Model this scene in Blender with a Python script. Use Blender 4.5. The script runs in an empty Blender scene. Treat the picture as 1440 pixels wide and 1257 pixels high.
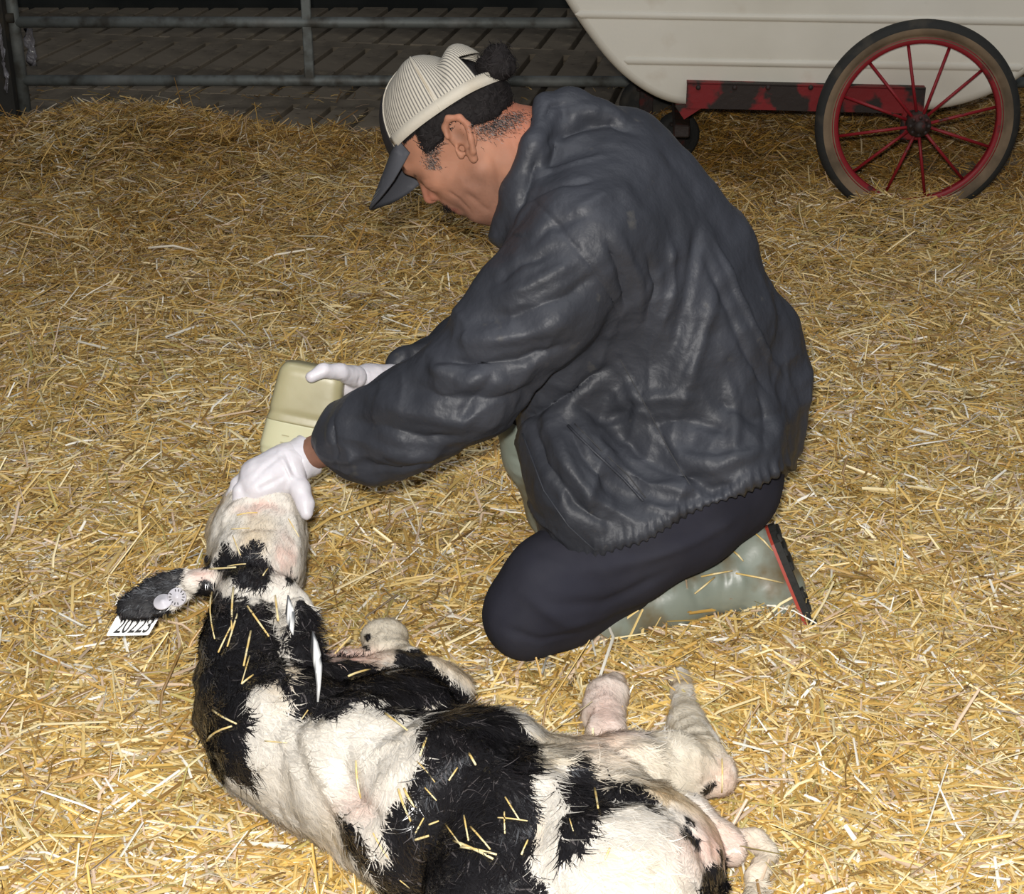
import bpy, math, random
import numpy as np
from mathutils import Vector, Matrix, noise
from mathutils.bvhtree import BVHTree

# ------------------------------------------------------------------ camera, world, flash, exposure
CAM_H, PITCH, FPX = 1.42, math.radians(25.0), 2247.0
SC = bpy.context.scene
COL = SC.collection
cam_data = bpy.data.cameras.new('camera')
cam_data.sensor_width = 36.0
cam_data.lens = 36.0 * FPX / 1440.0
cam_data.clip_end = 60
cam = bpy.data.objects.new('camera', cam_data)
COL.objects.link(cam)
cam.location = (0, 0, CAM_H)
cam.rotation_euler = (math.pi / 2 - PITCH, 0, 0)
SC.camera = cam

world = bpy.data.worlds.new('barn_light')
SC.world = world
world.use_nodes = True
world.node_tree.nodes['Background'].inputs[0].default_value = (0.80, 0.86, 1.0, 1)
world.node_tree.nodes['Background'].inputs[1].default_value = 0.10

fl = bpy.data.lights.new('camera_flash', 'AREA')
fl.shape = 'DISK'; fl.size = 0.05; fl.energy = 77; fl.color = (1.0, 0.965, 0.92)
flo = bpy.data.objects.new('camera_flash', fl)
COL.objects.link(flo)
flo.location = (-0.03, -0.02, CAM_H + 0.09)
flo.rotation_euler = (math.pi / 2 - math.radians(25), 0, 0)
# broad fill lamp added high overhead to soften the flash falloff over distance
sk = bpy.data.lights.new('overhead_fill', 'AREA')
sk.shape = 'RECTANGLE'; sk.size = 5; sk.size_y = 2.5; sk.energy = 95; sk.color = (0.93, 0.96, 1.0)
sko = bpy.data.objects.new('overhead_fill', sk)
COL.objects.link(sko)
sko.location = (0.8, 1.5, 4.6)
sko.rotation_euler = (math.radians(-4), 0, 0)

SC.view_settings.view_transform = 'Standard'
SC.view_settings.look = 'None'
SC.view_settings.gamma = 1
SC.view_settings.use_curve_mapping = False
SC.view_settings.exposure = 0.0

# ------------------------------------------------------------------ helpers
rng = np.random.default_rng(7)
random.seed(7)
CP, SP = math.cos(PITCH), math.sin(PITCH)

def ray(px, py):
    u = (px - 720.0) / FPX; v = (628.5 - py) / FPX
    return Vector((u, CP + v * SP, -SP + v * CP))

def P(px, py, z=None, Y=None):
    """a real place in the barn, read off the photograph: the sight line met at height z or distance Y"""
    d = ray(px, py)
    t = (z - CAM_H) / d.z if z is not None else Y / d.y
    return Vector((0, 0, CAM_H)) + d * t

def mpp(p):
    """metres covered by one photograph pixel at place p"""
    return (p.y * CP + (CAM_H - p.z) * SP) / FPX

def topx(V):
    V = np.asarray(V); dz = CAM_H - V[:, 2]
    zc = V[:, 1] * CP + dz * SP
    yc = V[:, 1] * SP - dz * CP
    return np.stack([720 + FPX * V[:, 0] / zc, 628.5 - FPX * yc / zc], 1)

def mesh_np(name, V, F, attr=None):
    V = np.asarray(V, np.float32); F = np.asarray(F, np.int32)
    me = bpy.data.meshes.new(name)
    n = F.shape[1]
    me.vertices.add(len(V)); me.vertices.foreach_set('co', V.ravel())
    me.loops.add(F.size); me.loops.foreach_set('vertex_index', F.ravel())
    me.polygons.add(len(F))
    me.polygons.foreach_set('loop_start', np.arange(0, F.size, n, dtype=np.int32))
    me.update(calc_edges=True)
    if attr:
        for k, a in attr.items():
            add_attr(me, k, a)
    return me

def add_attr(me, k, a):
    a = np.asarray(a, np.float32)
    if a.ndim == 1:
        l = me.attributes.new(k, 'FLOAT', 'POINT'); l.data.foreach_set('value', a)
    else:
        if a.shape[1] == 3:
            a = np.hstack([a, np.ones((len(a), 1), np.float32)])
        l = me.attributes.new(k, 'FLOAT_COLOR', 'POINT'); l.data.foreach_set('color', a.ravel())

def smooth(me):
    me.polygons.foreach_set('use_smooth', np.ones(len(me.polygons), bool)); me.update()
    return me

def root(name, loc, label, cat, group=None):
    o = bpy.data.objects.new(name, None); COL.objects.link(o)
    o.empty_display_size = 0.05
    o.location = loc
    tag(o, label, cat, group)
    return o

def tag(o, label=None, cat=None, group=None, kind=None):
    for k, v in (('label', label), ('category', cat), ('group', group), ('kind', kind)):
        if v: o[k] = v
    return o

def wloc(o):
    l = Vector((0, 0, 0))
    while o is not None:
        l += o.location; o = o.parent
    return l

def obj(name, me, mat=None, parent=None, label=None, kind=None):
    """link a mesh whose vertices are given in the room's coordinates"""
    o = bpy.data.objects.new(name, me); COL.objects.link(o)
    if parent is not None:
        o.parent = parent
        o.location = -wloc(parent)
    if mat is not None:
        for m in (mat if isinstance(mat, (list, tuple)) else [mat]):
            me.materials.append(m)
    if label: o['label'] = label
    if kind: o['kind'] = kind
    return o

# ---- simple solids
class MB:
    def __init__(s): s.v = []; s.f = []
    def add(s, V, F):
        b = len(s.v); s.v += [tuple(v) for v in V]; s.f += [tuple(i + b for i in f) for f in F]
    def box(s, c, size, M=None, bev=0.0):
        x, y, z = (a / 2 for a in size)
        b = min(bev, x * .9, y * .9, z * .9)
        if b <= 0:
            V = [Vector((i, j, k)) for i in (-x, x) for j in (-y, y) for k in (-z, z)]
            F = [(0, 1, 3, 2), (4, 6, 7, 5), (0, 4, 5, 1), (2, 3, 7, 6), (0, 2, 6, 4), (1, 5, 7, 3)]
        else:
            # chamfered in the z profile and vertical edges
            ring = [(-x + b, -y), (x - b, -y), (x, -y + b), (x, y - b), (x - b, y), (-x + b, y), (-x, y - b), (-x, -y + b)]
            def sc(r, d): return [(px - math.copysign(min(d, abs(px)), px), py - math.copysign(min(d, abs(py)), py)) for px, py in r]
            V = []
            for zz, d in ((-z, b), (-z + b, 0), (z - b, 0), (z, b)):
                V += [Vector((px, py, zz)) for px, py in sc(ring, d)]
            F = [tuple(range(7, -1, -1)), tuple(range(24, 32))]
            for r in range(3):
                for i in range(8):
                    j = (i + 1) % 8
                    F.append((r * 8 + i, r * 8 + j, r * 8 + 8 + j, r * 8 + 8 + i))
        c = Vector(c)
        s.add([(M @ v if M else v) + c for v in V], F)
    def tube(s, pts, r, n=12, closed=False, caps=True):
        pts = [Vector(p) for p in pts]; N = len(pts)
        rs = r if isinstance(r, (list, tuple)) else [r] * N
        V = []; up = Vector((0, 0, 1))
        t0 = (pts[1] - pts[0]).normalized()
        a = t0.orthogonal().normalized()
        for i, p in enumerate(pts):
            if closed: t = (pts[(i + 1) % N] - pts[i - 1]).normalized()
            else: t = (pts[min(i + 1, N - 1)] - pts[max(i - 1, 0)]).normalized()
            a = (a - t * a.dot(t)).normalized(); b = t.cross(a)
            for k in range(n):
                an = 2 * math.pi * k / n
                V.append(p + (a * math.cos(an) + b * math.sin(an)) * rs[i])
        F = []
        for i in range(N if closed else N - 1):
            j = (i + 1) % N
            for k in range(n):
                l = (k + 1) % n
                F.append((i * n + k, i * n + l, j * n + l, j * n + k))
        if caps and not closed:
            F.append(tuple(range(n - 1, -1, -1))); F.append(tuple((N - 1) * n + k for k in range(n)))
        s.add(V, F)
    def lathe(s, prof, c, axis, n=48):
        """prof: (radius, distance along axis) rows turned about axis at c; closed rings when the profile closes"""
        ax = Vector(axis).normalized(); a = ax.orthogonal().normalized(); b = ax.cross(a); c = Vector(c)
        V = []
        for r, h in prof:
            for k in range(n):
                an = 2 * math.pi * k / n
                V.append(c + ax * h + (a * math.cos(an) + b * math.sin(an)) * r)
        F = []
        for i in range(len(prof) - 1):
            for k in range(n):
                l = (k + 1) % n
                F.append((i * n + k, i * n + l, (i + 1) * n + l, (i + 1) * n + k))
        s.add(V, F)
    def mesh(s, name, sm=False):
        me = bpy.data.meshes.new(name); me.from_pydata([tuple(v) for v in s.v], [], s.f); me.update()
        if sm: smooth(me)
        return me

# ---- distance-field sculpting: every body or garment is ONE continuous surface
def cap_(A, B, ra, rb): return ('c', np.array(A, np.float32), np.array(B, np.float32), float(ra), float(rb))
def ell(C, R, M=None): return ('e', np.array(C, np.float32), np.array(R, np.float32), None if M is None else np.array(M.transposed() if hasattr(M, 'transposed') else M, np.float32))

def sd(prim, X, Yy, Z):
    if prim[0] == 'c':
        _, A, B, ra, rb = prim
        d = B - A; L = float(d @ d) + 1e-9
        px, py, pz = X - A[0], Yy - A[1], Z - A[2]
        t = np.clip((px * d[0] + py * d[1] + pz * d[2]) / L, 0, 1)
        return np.sqrt((px - t * d[0]) ** 2 + (py - t * d[1]) ** 2 + (pz - t * d[2]) ** 2) - (ra + (rb - ra) * t)
    _, C, R, M = prim
    px, py, pz = X - C[0], Yy - C[1], Z - C[2]
    if M is not None:
        px, py, pz = (M[0, 0] * px + M[0, 1] * py + M[0, 2] * pz, M[1, 0] * px + M[1, 1] * py + M[1, 2] * pz, M[2, 0] * px + M[2, 1] * py + M[2, 2] * pz)
    k0 = np.sqrt((px / R[0]) ** 2 + (py / R[1]) ** 2 + (pz / R[2]) ** 2)
    k1 = np.sqrt((px / R[0] ** 2) ** 2 + (py / R[1] ** 2) ** 2 + (pz / R[2] ** 2) ** 2) + 1e-9
    return k0 * (k0 - 1) / k1

def smin(a, b, k):
    h = np.clip(0.5 + 0.5 * (b - a) / k, 0, 1)
    return b + (a - b) * h - k * h * (1 - h)

def bounds(prims, pad):
    lo = np.full(3, 1e9); hi = -lo
    for p in prims:
        if p[0] == 'c':
            for Q, r in ((p[1], p[3]), (p[2], p[4])):
                lo = np.minimum(lo, Q - r); hi = np.maximum(hi, Q + r)
        else:
            r = p[2].max(); lo = np.minimum(lo, p[1] - r); hi = np.maximum(hi, p[1] + r)
    return lo - pad, hi + pad

def surface_nets(F, o, h):
    S = F < 0
    nx, ny, nz = F.shape
    acc = np.zeros((nx - 1, ny - 1, nz - 1, 3), np.float32); cnt = np.zeros((nx - 1, ny - 1, nz - 1), np.float32)
    for ax in range(3):
        sl0 = [slice(None)] * 3; sl1 = [slice(None)] * 3
        sl0[ax] = slice(0, -1); sl1[ax] = slice(1, None)
        a, b = F[tuple(sl0)], F[tuple(sl1)]
        cr = (a < 0) != (b < 0)
        t = np.where(cr, a / np.where(cr, a - b, 1), 0)
        oth = [i for i in range(3) if i != ax]
        for d0 in (0, 1):
            for d1 in (0, 1):
                s = [slice(None)] * 3
                s[oth[0]] = slice(d0, F.shape[oth[0]] - 1 + d0); s[oth[1]] = slice(d1, F.shape[oth[1]] - 1 + d1)
                c = cr[tuple(s)]; tt = t[tuple(s)]
                cnt += c
                acc[..., ax] += tt * c
                acc[..., oth[0]] += d0 * c
                acc[..., oth[1]] += d1 * c
    m = cnt > 0
    idx = -np.ones(cnt.shape, np.int64); idx[m] = np.arange(m.sum())
    I = np.argwhere(m)
    V = (I + acc[m] / cnt[m][:, None]) * h + o
    Q = []
    for ax in range(3):
        sl0 = [slice(1, -1)] * 3; sl1 = [slice(1, -1)] * 3
        sl0[ax] = slice(0, -1); sl1[ax] = slice(1, None)
        a, b = S[tuple(sl0)], S[tuple(sl1)]
        oth = [(ax + 1) % 3, (ax + 2) % 3]
        for flip in (False, True):
            E = np.argwhere((a & ~b) if not flip else (~a & b))
            if not len(E): continue
            E = E.copy()
            for q in oth: E[:, q] += 1
            def cell(du, dv):
                e = E.copy(); e[:, oth[0]] -= du; e[:, oth[1]] -= dv
                return idx[e[:, 0], e[:, 1], e[:, 2]]
            q = np.stack([cell(1, 1), cell(0, 1), cell(0, 0), cell(1, 0)], 1)
            if flip: q = q[:, ::-1]
            Q.append(q)
    return V.astype(np.float32), np.concatenate(Q).astype(np.int32)

def relax(V, F, it=1, lam=0.5):
    E = np.concatenate([F[:, [0, 1]], F[:, [1, 2]], F[:, [2, 3]], F[:, [3, 0]]])
    E = np.concatenate([E, E[:, ::-1]])
    deg = np.bincount(E[:, 0], minlength=len(V)).astype(np.float32)[:, None]
    for _ in range(it):
        S = np.stack([np.bincount(E[:, 0], weights=V[E[:, 1], i], minlength=len(V)) for i in range(3)], 1)
        V = V + lam * (S / np.maximum(deg, 1) - V)
    return V.astype(np.float32)

def normals(V, F):
    n = np.cross(V[F[:, 2]] - V[F[:, 0]], V[F[:, 3]] - V[F[:, 1]])
    N = np.zeros_like(V)
    for k in range(4):
        for i in range(3):
            N[:, i] += np.bincount(F[:, k], weights=n[:, i], minlength=len(V))
    return N / (np.linalg.norm(N, axis=1, keepdims=True) + 1e-12)

def sculpt(groups, h, post=None, it=1):
    """groups: list of (k, prims); prims blended inside a group with radius k, then blended on to what is there"""
    allp = [p for g in groups for p in g[1] if g[0] > 0]
    lo, hi = bounds(allp, 3 * h)
    n = np.ceil((hi - lo) / h).astype(int)
    xs = [(lo[i] + np.arange(n[i]) * h).astype(np.float32) for i in range(3)]
    X, Yy, Z = np.meshgrid(*xs, indexing='ij', sparse=True)
    F = np.full(tuple(n), 1e3, np.float32)
    for g in groups:
        k = abs(g[0])
        for p in g[1]:
            l_, h_ = bounds([p], k + 4 * h)
            i0 = np.clip(np.floor((l_ - lo) / h).astype(int), 0, n); i1 = np.clip(np.ceil((h_ - lo) / h).astype(int) + 1, 0, n)
            if (i1 <= i0).any(): continue
            S_ = tuple(slice(a, b) for a, b in zip(i0, i1))
            d = sd(p, X[S_[0]], Yy[:, S_[1]], Z[:, :, S_[2]])
            F[S_] = -smin(-F[S_], d, k) if g[0] < 0 else smin(F[S_], d, k)
    if post: F = post(F, X, Yy, Z)
    for ax in range(3):
        s = [slice(None)] * 3
        s[ax] = 0; F[tuple(s)] = np.maximum(F[tuple(s)], h); s[ax] = -1; F[tuple(s)] = np.maximum(F[tuple(s)], h)
    V, Q = surface_nets(F, lo.astype(np.float32), h)
    if it: V = relax(V, Q, it)
    return V, Q

def bvh(V, F): return BVHTree.FromPolygons([Vector(v) for v in V], [tuple(f) for f in F.tolist()])

def shoot(tree, px, py):
    hit = tree.ray_cast(Vector((0, 0, CAM_H)), ray(px, py).normalized())
    return hit[0], hit[1]

def seg_dist(V, A, B):
    d = B - A; L = float(d @ d) + 1e-9
    t = np.clip((V - A) @ d / L, 0, 1)
    return np.linalg.norm(V - A - t[:, None] * d, axis=1), t

def emboss(V, F, lines, N=None):
    """raise or press real folds along lines lying on the surface: (points px, width m, height m)"""
    tree = bvh(V, F); N = normals(V, F) if N is None else N
    D = np.zeros(len(V), np.float32)
    for pts, w, hgt in lines:
        # densify
        q = []
        for (x0, y0), (x1, y1) in zip(pts[:-1], pts[1:]):
            m = max(1, int(math.hypot(x1 - x0, y1 - y0) / 22))
            q += [(x0 + (x1 - x0) * i / m, y0 + (y1 - y0) * i / m) for i in range(m)]
        q.append(pts[-1])
        H = [(shoot(tree, *p)[0]) for p in q]
        H = [np.array(p, np.float32) for p in H if p is not None]
        if len(H) < 2: continue
        best = np.full(len(V), 9.0, np.float32); amp = np.zeros(len(V), np.float32)
        n = len(H) - 1
        for i in range(n):
            if np.linalg.norm(H[i + 1] - H[i]) > .12: continue
            d, t = seg_dist(V, H[i], H[i + 1])
            u = (i + t) / n
            a = np.clip(np.sin(np.pi * np.clip(u, 0.04, .96)) * 1.5, 0, 1)
            m = d < best; best[m] = d[m]; amp[m] = a[m]
        D += hgt * amp * np.exp(-(best / w) ** 2)
    return V + N * D[:, None]

def pnoise(V, scale, seed=0.0, stretch=None):
    """smooth value noise per vertex (numpy), returns about -1..1"""
    Q = np.asarray(V, np.float64) * scale + 100.3 + seed * 17.13
    if stretch is not None: Q = Q * np.array(stretch)
    i = np.floor(Q).astype(np.int64); f = Q - i; f = f * f * (3 - 2 * f)
    def h(a, b, c):
        n = (a * 374761393 + b * 668265263 + c * 2147483647 + int(seed * 101)) & 0xffffffff
        n = ((n ^ (n >> 13)) * 1274126177) & 0xffffffff
        return ((n ^ (n >> 16)) & 0xffff) / 32767.5 - 1
    r = 0
    for dx in (0, 1):
        for dy in (0, 1):
            for dz in (0, 1):
                w = (f[:, 0] if dx else 1 - f[:, 0]) * (f[:, 1] if dy else 1 - f[:, 1]) * (f[:, 2] if dz else 1 - f[:, 2])
                r = r + w * h(i[:, 0] + dx, i[:, 1] + dy, i[:, 2] + dz)
    return r.astype(np.float32)

def ridged(V, scale, seed, stretch=None, M=None):
    Q = V if M is None else V @ np.asarray(M, np.float32).T
    w = np.stack([pnoise(V, scale * .6, seed + 50), pnoise(V, scale * .6, seed + 51), pnoise(V, scale * .6, seed + 52)], 1) * (.35 / scale)
    return 1 - 2 * np.abs(pnoise(Q + w, scale, seed, stretch)) ** .8

def inpoly(xy, poly):
    x, y = xy[:, 0], xy[:, 1]; r = np.zeros(len(x), bool); n = len(poly)
    for i in range(n):
        x0, y0 = poly[i]; x1, y1 = poly[(i + 1) % n]
        c = ((y0 > y) != (y1 > y)) & (x < (x1 - x0) * (y - y0) / ((y1 - y0) or 1e-9) + x0)
        r ^= c
    return r

# ---- materials
def mat(name, col=(.5, .5, .5), rough=.6, spec=.5, metal=0, sheen=0, sss=0, coat=0, attr=None, bump=None, mix=None, transm=0):
    """attr: colour attribute; mix: (colour2, noise scale, lo, hi[, stretch]); bump: (scale, strength, distance[, stretch])"""
    m = bpy.data.materials.new(name); m.use_nodes = True
    nt = m.node_tree; b = nt.nodes['Principled BSDF']; L = nt.links
    b.inputs['Base Color'].default_value = (*col, 1); b.inputs['Roughness'].default_value = rough
    b.inputs['Specular IOR Level'].default_value = spec; b.inputs['Metallic'].default_value = metal
    b.inputs['Sheen Weight'].default_value = sheen; b.inputs['Coat Weight'].default_value = coat
    b.inputs['Transmission Weight'].default_value = transm
    if sss:
        b.inputs['Subsurface Weight'].default_value = sss; b.inputs['Subsurface Radius'].default_value = (.012, .005, .003); b.inputs['Subsurface Scale'].default_value = 1
    tc = nt.nodes.new('ShaderNodeTexCoord')
    def nz(scale, stretch=None, det=4):
        n = nt.nodes.new('ShaderNodeTexNoise'); n.inputs['Scale'].default_value = scale; n.inputs['Detail'].default_value = det
        mp = nt.nodes.new('ShaderNodeMapping'); L.new(tc.outputs['Object'], mp.inputs[0])
        if stretch: mp.inputs['Scale'].default_value = stretch
        L.new(mp.outputs[0], n.inputs['Vector'])
        return n.outputs['Fac']
    cs = None
    if attr:
        a = nt.nodes.new('ShaderNodeAttribute'); a.attribute_name = attr; cs = a.outputs['Color']
    for mx in (mix if isinstance(mix, list) else [mix] if mix else []):
        mr = nt.nodes.new('ShaderNodeMapRange'); mr.inputs[1].default_value = mx[2]; mr.inputs[2].default_value = mx[3]
        L.new(nz(mx[1], mx[4] if len(mx) > 4 else None), mr.inputs[0])
        mm = nt.nodes.new('ShaderNodeMix'); mm.data_type = 'RGBA'
        L.new(mr.outputs[0], mm.inputs[0])
        if cs: L.new(cs, mm.inputs[6])
        else: mm.inputs[6].default_value = (*col, 1)
        mm.inputs[7].default_value = (*mx[0], 1)
        cs = mm.outputs[2]
    if cs: L.new(cs, b.inputs['Base Color'])
    if bump:
        prev = None
        for bp in (bump if isinstance(bump, list) else [bump]):
            bn = nt.nodes.new('ShaderNodeBump'); bn.inputs['Strength'].default_value = bp[1]; bn.inputs['Distance'].default_value = bp[2]
            L.new(nz(bp[0], bp[3] if len(bp) > 3 else None), bn.inputs['Height'])
            if prev: L.new(prev, bn.inputs['Normal'])
            prev = bn.outputs[0]
        L.new(prev, b.inputs['Normal'])
    return m
# ------------------------------------------------------------------ the ground of the barn
def gz(x, y):
    """height of the straw bed"""
    x = np.asarray(x, float); y = np.asarray(y, float)
    V = np.stack([x.ravel(), y.ravel(), 0 * x.ravel()], 1)
    n = pnoise(V, 2.2, 3) * .018 + pnoise(V, 6.5, 5) * .010 + pnoise(V, 1.0, 9) * .02
    n = n.reshape(x.shape)
    far = np.clip((y - 3.2) / 2.0, 0, 1)
    n = n * (0.45 + 1.5 * far)
    n = n + .09 * np.exp(-((x + 1.35) / .55) ** 2 - ((y - 5.55) / .35) ** 2) + .05 * np.exp(-((x + .75) / .3) ** 2 - ((y - 5.2) / .3) ** 2)
    n = n + .05 * np.exp(-((x - .43) / .12) ** 2 - ((y - 5.5) / .25) ** 2)
    n = n + .06 * np.clip((y - 5.3) / .4, 0, 1) * np.clip((x - .45) / .2, 0, 1)
    for (cx, cy, r, hh) in MOUNDS:
        n = n + hh * np.exp(-((x - cx) ** 2 + (y - cy) ** 2) / r ** 2)
    return n
def mnd(px, py, r, hh):
    p = P(px, py, z=0); return (p.x, p.y, r, hh)
MOUNDS = [mnd(950, 905, .10, .035), mnd(1120, 895, .09, .04), mnd(870, 935, .08, .02), mnd(1230, 300, .10, .045), mnd(1330, 300, .16, .05),
          mnd(960, 250, .15, .03), mnd(1000, 1000, .10, .02), mnd(745, 945, .07, .025), mnd(820, 925, .06, .02), mnd(690, 735, .08, .03), mnd(760, 735, .08, .04), mnd(1060, 900, .08, .03)]

M_floor = mat('damp_concrete', (.30, .245, .175), .8, .25, mix=[((.17, .14, .10), 3.0, .42, .66), ((.38, .31, .21), 9, .55, .7), ((.10, .08, .055), 22, .62, .72)], bump=(40, .4, .004))
M_pit = mat('pit_dark', (.01, .009, .008), .9, .2)
M_wall = mat('dark_wall', (.018, .02, .018), .9, .2, mix=((.03, .032, .028), 3, .4, .6))

# floor: concrete under the straw, slatted beyond the gate
fb = MB(); fb.box((0, 3.0, -.14), (9.0, 6.0, .06)); fb.box((0, 8.0, -.33), (9, 5, .06))
floor = obj('floor', fb.mesh('floor'), M_pit); tag(floor, kind='structure')
ang = math.atan(0.173); dv = Vector((math.sin(ang), math.cos(ang), 0)); sv = Vector((math.cos(ang), -math.sin(ang), 0))
Mr = Matrix((sv, dv, Vector((0, 0, 1)))).transposed()
PER = .152
slat_meshes = {}
for i in range(-23, 24):
    c0 = Vector((-.4, 6.6, 0)) + sv * (i * PER)
    for j, (a, b) in enumerate(((-1.35, -.42), (-.30, .70), (.82, 1.9))):
        # one concrete slat with the short bridge that ties it to the next one
        m = MB(); L_ = b - a
        m.box((0, 0, -.05), (PER - .027, L_ + .004, .1), bev=.004)
        m.box((PER / 2, L_ / 2 + .06, -.051), (PER + .002, .118, .098))
        key = j
        if key not in slat_meshes: slat_meshes[key] = m.mesh('slat'); slat_meshes[key].materials.append(M_floor)
        o = bpy.data.objects.new('slat', slat_meshes[key]); COL.objects.link(o)
        o.parent = floor
        o.location = c0 + dv * ((a + b) / 2) + Vector((0, 0, -.008 + random.uniform(-.0012, .0012)))
        o.rotation_euler = (random.uniform(-.004, .004), 0, -ang)
wb = MB(); wb.box((0, 8.62, .4), (10, .12, 1.5)); wb.box((0, 8.5, -.02), (10, .16, .1), bev=.02)
tag(obj('wall_back', wb.mesh('wall_back'), M_wall), kind='structure')

# ------------------------------------------------------------------ straw bedding
M_bed = mat('straw_base', (.23, .15, .055), .9, .1, mix=((.10, .065, .025), 30, .4, .6), bump=(60, .8, .01))
M_straw = mat('straw', (.6, .4, .15), .34, .7, attr='tint', bump=(300, .25, .001))
def build_straw():
    xs = np.linspace(-2.4, 2.6, 150); ys = np.linspace(1.15, 7.3, 200)
    X, Yy = np.meshgrid(xs, ys, indexing='ij')
    Z = gz(X, Yy) - .022
    edge = np.clip((Yy - 5.66) / .16, 0, 1) * np.clip((.62 - X) / .12, 0, 1); Z = Z - edge * .14
    V0 = np.stack([X.ravel(), Yy.ravel(), Z.ravel()], 1)
    i, j = np.meshgrid(np.arange(149), np.arange(199), indexing='ij'); a = (i * 200 + j).ravel()
    F0 = np.stack([a, a + 200, a + 201, a + 1], 1)
    n0 = len(V0)
    # stems: denser near the lens where single stems can be told apart
    N = 400000
    y = 1.3 + (7.3 - 1.3) * rng.random(N) ** 1.45
    half = y * .335 + .32
    x = (rng.random(N) * 2 - 1) * half
    edge_y = 5.72 + .14 * pnoise(np.stack([x, x * 0, x * 0], 1), 2.3, 4) + .10 * pnoise(np.stack([x, x * 0, x * 0], 1), 9, 6)
    edge_y = np.where(x > .50, 7.3, edge_y)
    keep = (y < edge_y) | ((rng.random(N) < .012) & (y < 6.6)); x, y = x[keep], y[keep]; N = len(x)
    P0 = np.stack([x, y, 0 * x], 1)
    swirl = pnoise(P0, 3.2, 11) * 2.6 + pnoise(P0, 9.0, 12) * 1.2
    th = swirl + rng.normal(0, .75, N)
    rnd = rng.random(N) < .35
    th[rnd] = rng.random(rnd.sum()) * 6.283
    L = np.clip(rng.lognormal(math.log(.052), .50, N), .015, .21)
    w = np.clip(rng.normal(.0019, .00075, N), .0007, .0046)
    far = np.clip((y - 3.4) / 2, 0, 1)
    el = rng.normal(0, .16 + .10 * far, N)
    up = rng.random(N) < .06; el[up] = rng.uniform(.15, .85, up.sum())
    z = gz(x, y) + rng.uniform(-.020, .012, N) + np.abs(np.sin(el)) * L * .28
    loose = (y > 5.9) & (x < .5); z[loose] = rng.uniform(0, .006, loose.sum())
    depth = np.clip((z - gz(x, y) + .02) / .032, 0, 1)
    # keep clear of things so that stems lie round, not through, them
    d = np.stack([np.cos(th) * np.cos(el), np.sin(th) * np.cos(el), np.sin(el)], 1)
    s = np.stack([-np.sin(th), np.cos(th), 0 * th], 1)
    roll = rng.normal(0, .6, N)
    u = np.cross(d, s)
    s2 = s * np.cos(roll)[:, None] + u * np.sin(roll)[:, None]
    u2 = np.cross(d, s2)
    c = np.stack([x, y, z], 1)
    bend = rng.normal(0, .055, N) * L
    bu = rng.normal(0, .05, N) * L
    V = np.empty((N, 9, 3), np.float32)
    for r, t in enumerate((-.5, .5 * 0 + rng.uniform(-.1, .1), .5)):
        mid = c + d * (L * t)[:, None] + (s2 * bend[:, None] + u2 * bu[:, None] if r == 1 else 0)
        wr = w * (1.0 if r == 1 else (.9 if r == 0 else .75))
        V[:, r * 3 + 0] = mid - s2 * wr[:, None] * .95
        V[:, r * 3 + 1] = mid + u2 * (wr * .75)[:, None]
        V[:, r * 3 + 2] = mid + s2 * wr[:, None] * .95
    b = (n0 + np.arange(N) * 9)[:, None]
    Fq = np.concatenate([b + np.array([[0, 3, 4, 1]]), b + np.array([[1, 4, 5, 2]]), b + np.array([[3, 6, 7, 4]]), b + np.array([[4, 7, 8, 5]])])
    pal = np.array([[.70, .46, .12], [.80, .58, .21], [.60, .36, .08], [.90, .74, .38], [.47, .27, .07], [.70, .52, .33], [.98, .90, .70], [.30, .17, .05], [.54, .43, .13]])
    pr = np.array([.21, .21, .14, .14, .09, .09, .06, .045, .04]); pr /= pr.sum()
    pal = np.clip(pal * np.array([1.02, 1.04, 1.16]), 0, .98)
    k = rng.choice(len(pal), N, p=pr)
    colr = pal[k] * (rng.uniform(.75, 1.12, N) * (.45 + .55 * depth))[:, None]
    # stems get browner and darker towards the gate, patch by patch
    brown = np.clip((y - 3.3) / 1.9, 0, 1) * np.clip(.85 + .5 * pnoise(P0, 2.0, 21), 0, 1)
    colr = colr * (1 - brown[:, None] * (1 - np.array([.74, .60, .40])))
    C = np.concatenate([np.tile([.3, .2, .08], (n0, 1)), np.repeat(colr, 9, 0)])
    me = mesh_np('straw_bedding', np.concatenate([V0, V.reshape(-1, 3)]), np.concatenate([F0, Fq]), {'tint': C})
    mi = np.ones(len(me.polygons), np.int32); mi[:len(F0)] = 0
    o = obj('straw_bedding', me, [M_bed, M_straw])
    me.polygons.foreach_set('material_index', mi)
    tag(o, 'deep bed of loose golden straw covering the barn floor', 'straw', kind='stuff')
build_straw()
# ------------------------------------------------------------------ gate and post
M_galv = mat('galvanised_pipe', (.20, .215, .20), .55, .5, metal=.25, mix=[((.09, .085, .07), 14, .45, .65), ((.30, .31, .29), 4, .55, .7)], bump=(60, .3, .002))
M_rust = mat('dark_post', (.035, .033, .028), .8, .3, mix=((.07, .055, .035), 12, .5, .7), bump=(30, .5, .004))
M_film = mat('clear_film', (.20, .19, .20), .08, .9, coat=.8, bump=(25, 1.0, .02))
GY = 6.05
gl = P(30, 113, Y=GY); gx0 = gl.x; gx1 = 2.3
gate = root('gate', (gx0, GY, 0), 'grey galvanised pipe gate closing off the slatted yard', 'gate')
zb = gl.z; zt = P(400, 31, Y=GY).z
for k, z in enumerate((zb, zt, zt + .24, zt + .50)):
    m = MB(); m.tube([(gx0, GY, z), (gx0 + 1.0, GY + .004, z - .002), (gx1, GY, z - .008)], .0205, 16)
    obj('rail', m.mesh('rail', True), M_galv, gate)
m = MB(); m.tube([(gx0, GY, -.05), (gx0, GY, zt + .55)], .023, 14)
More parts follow.
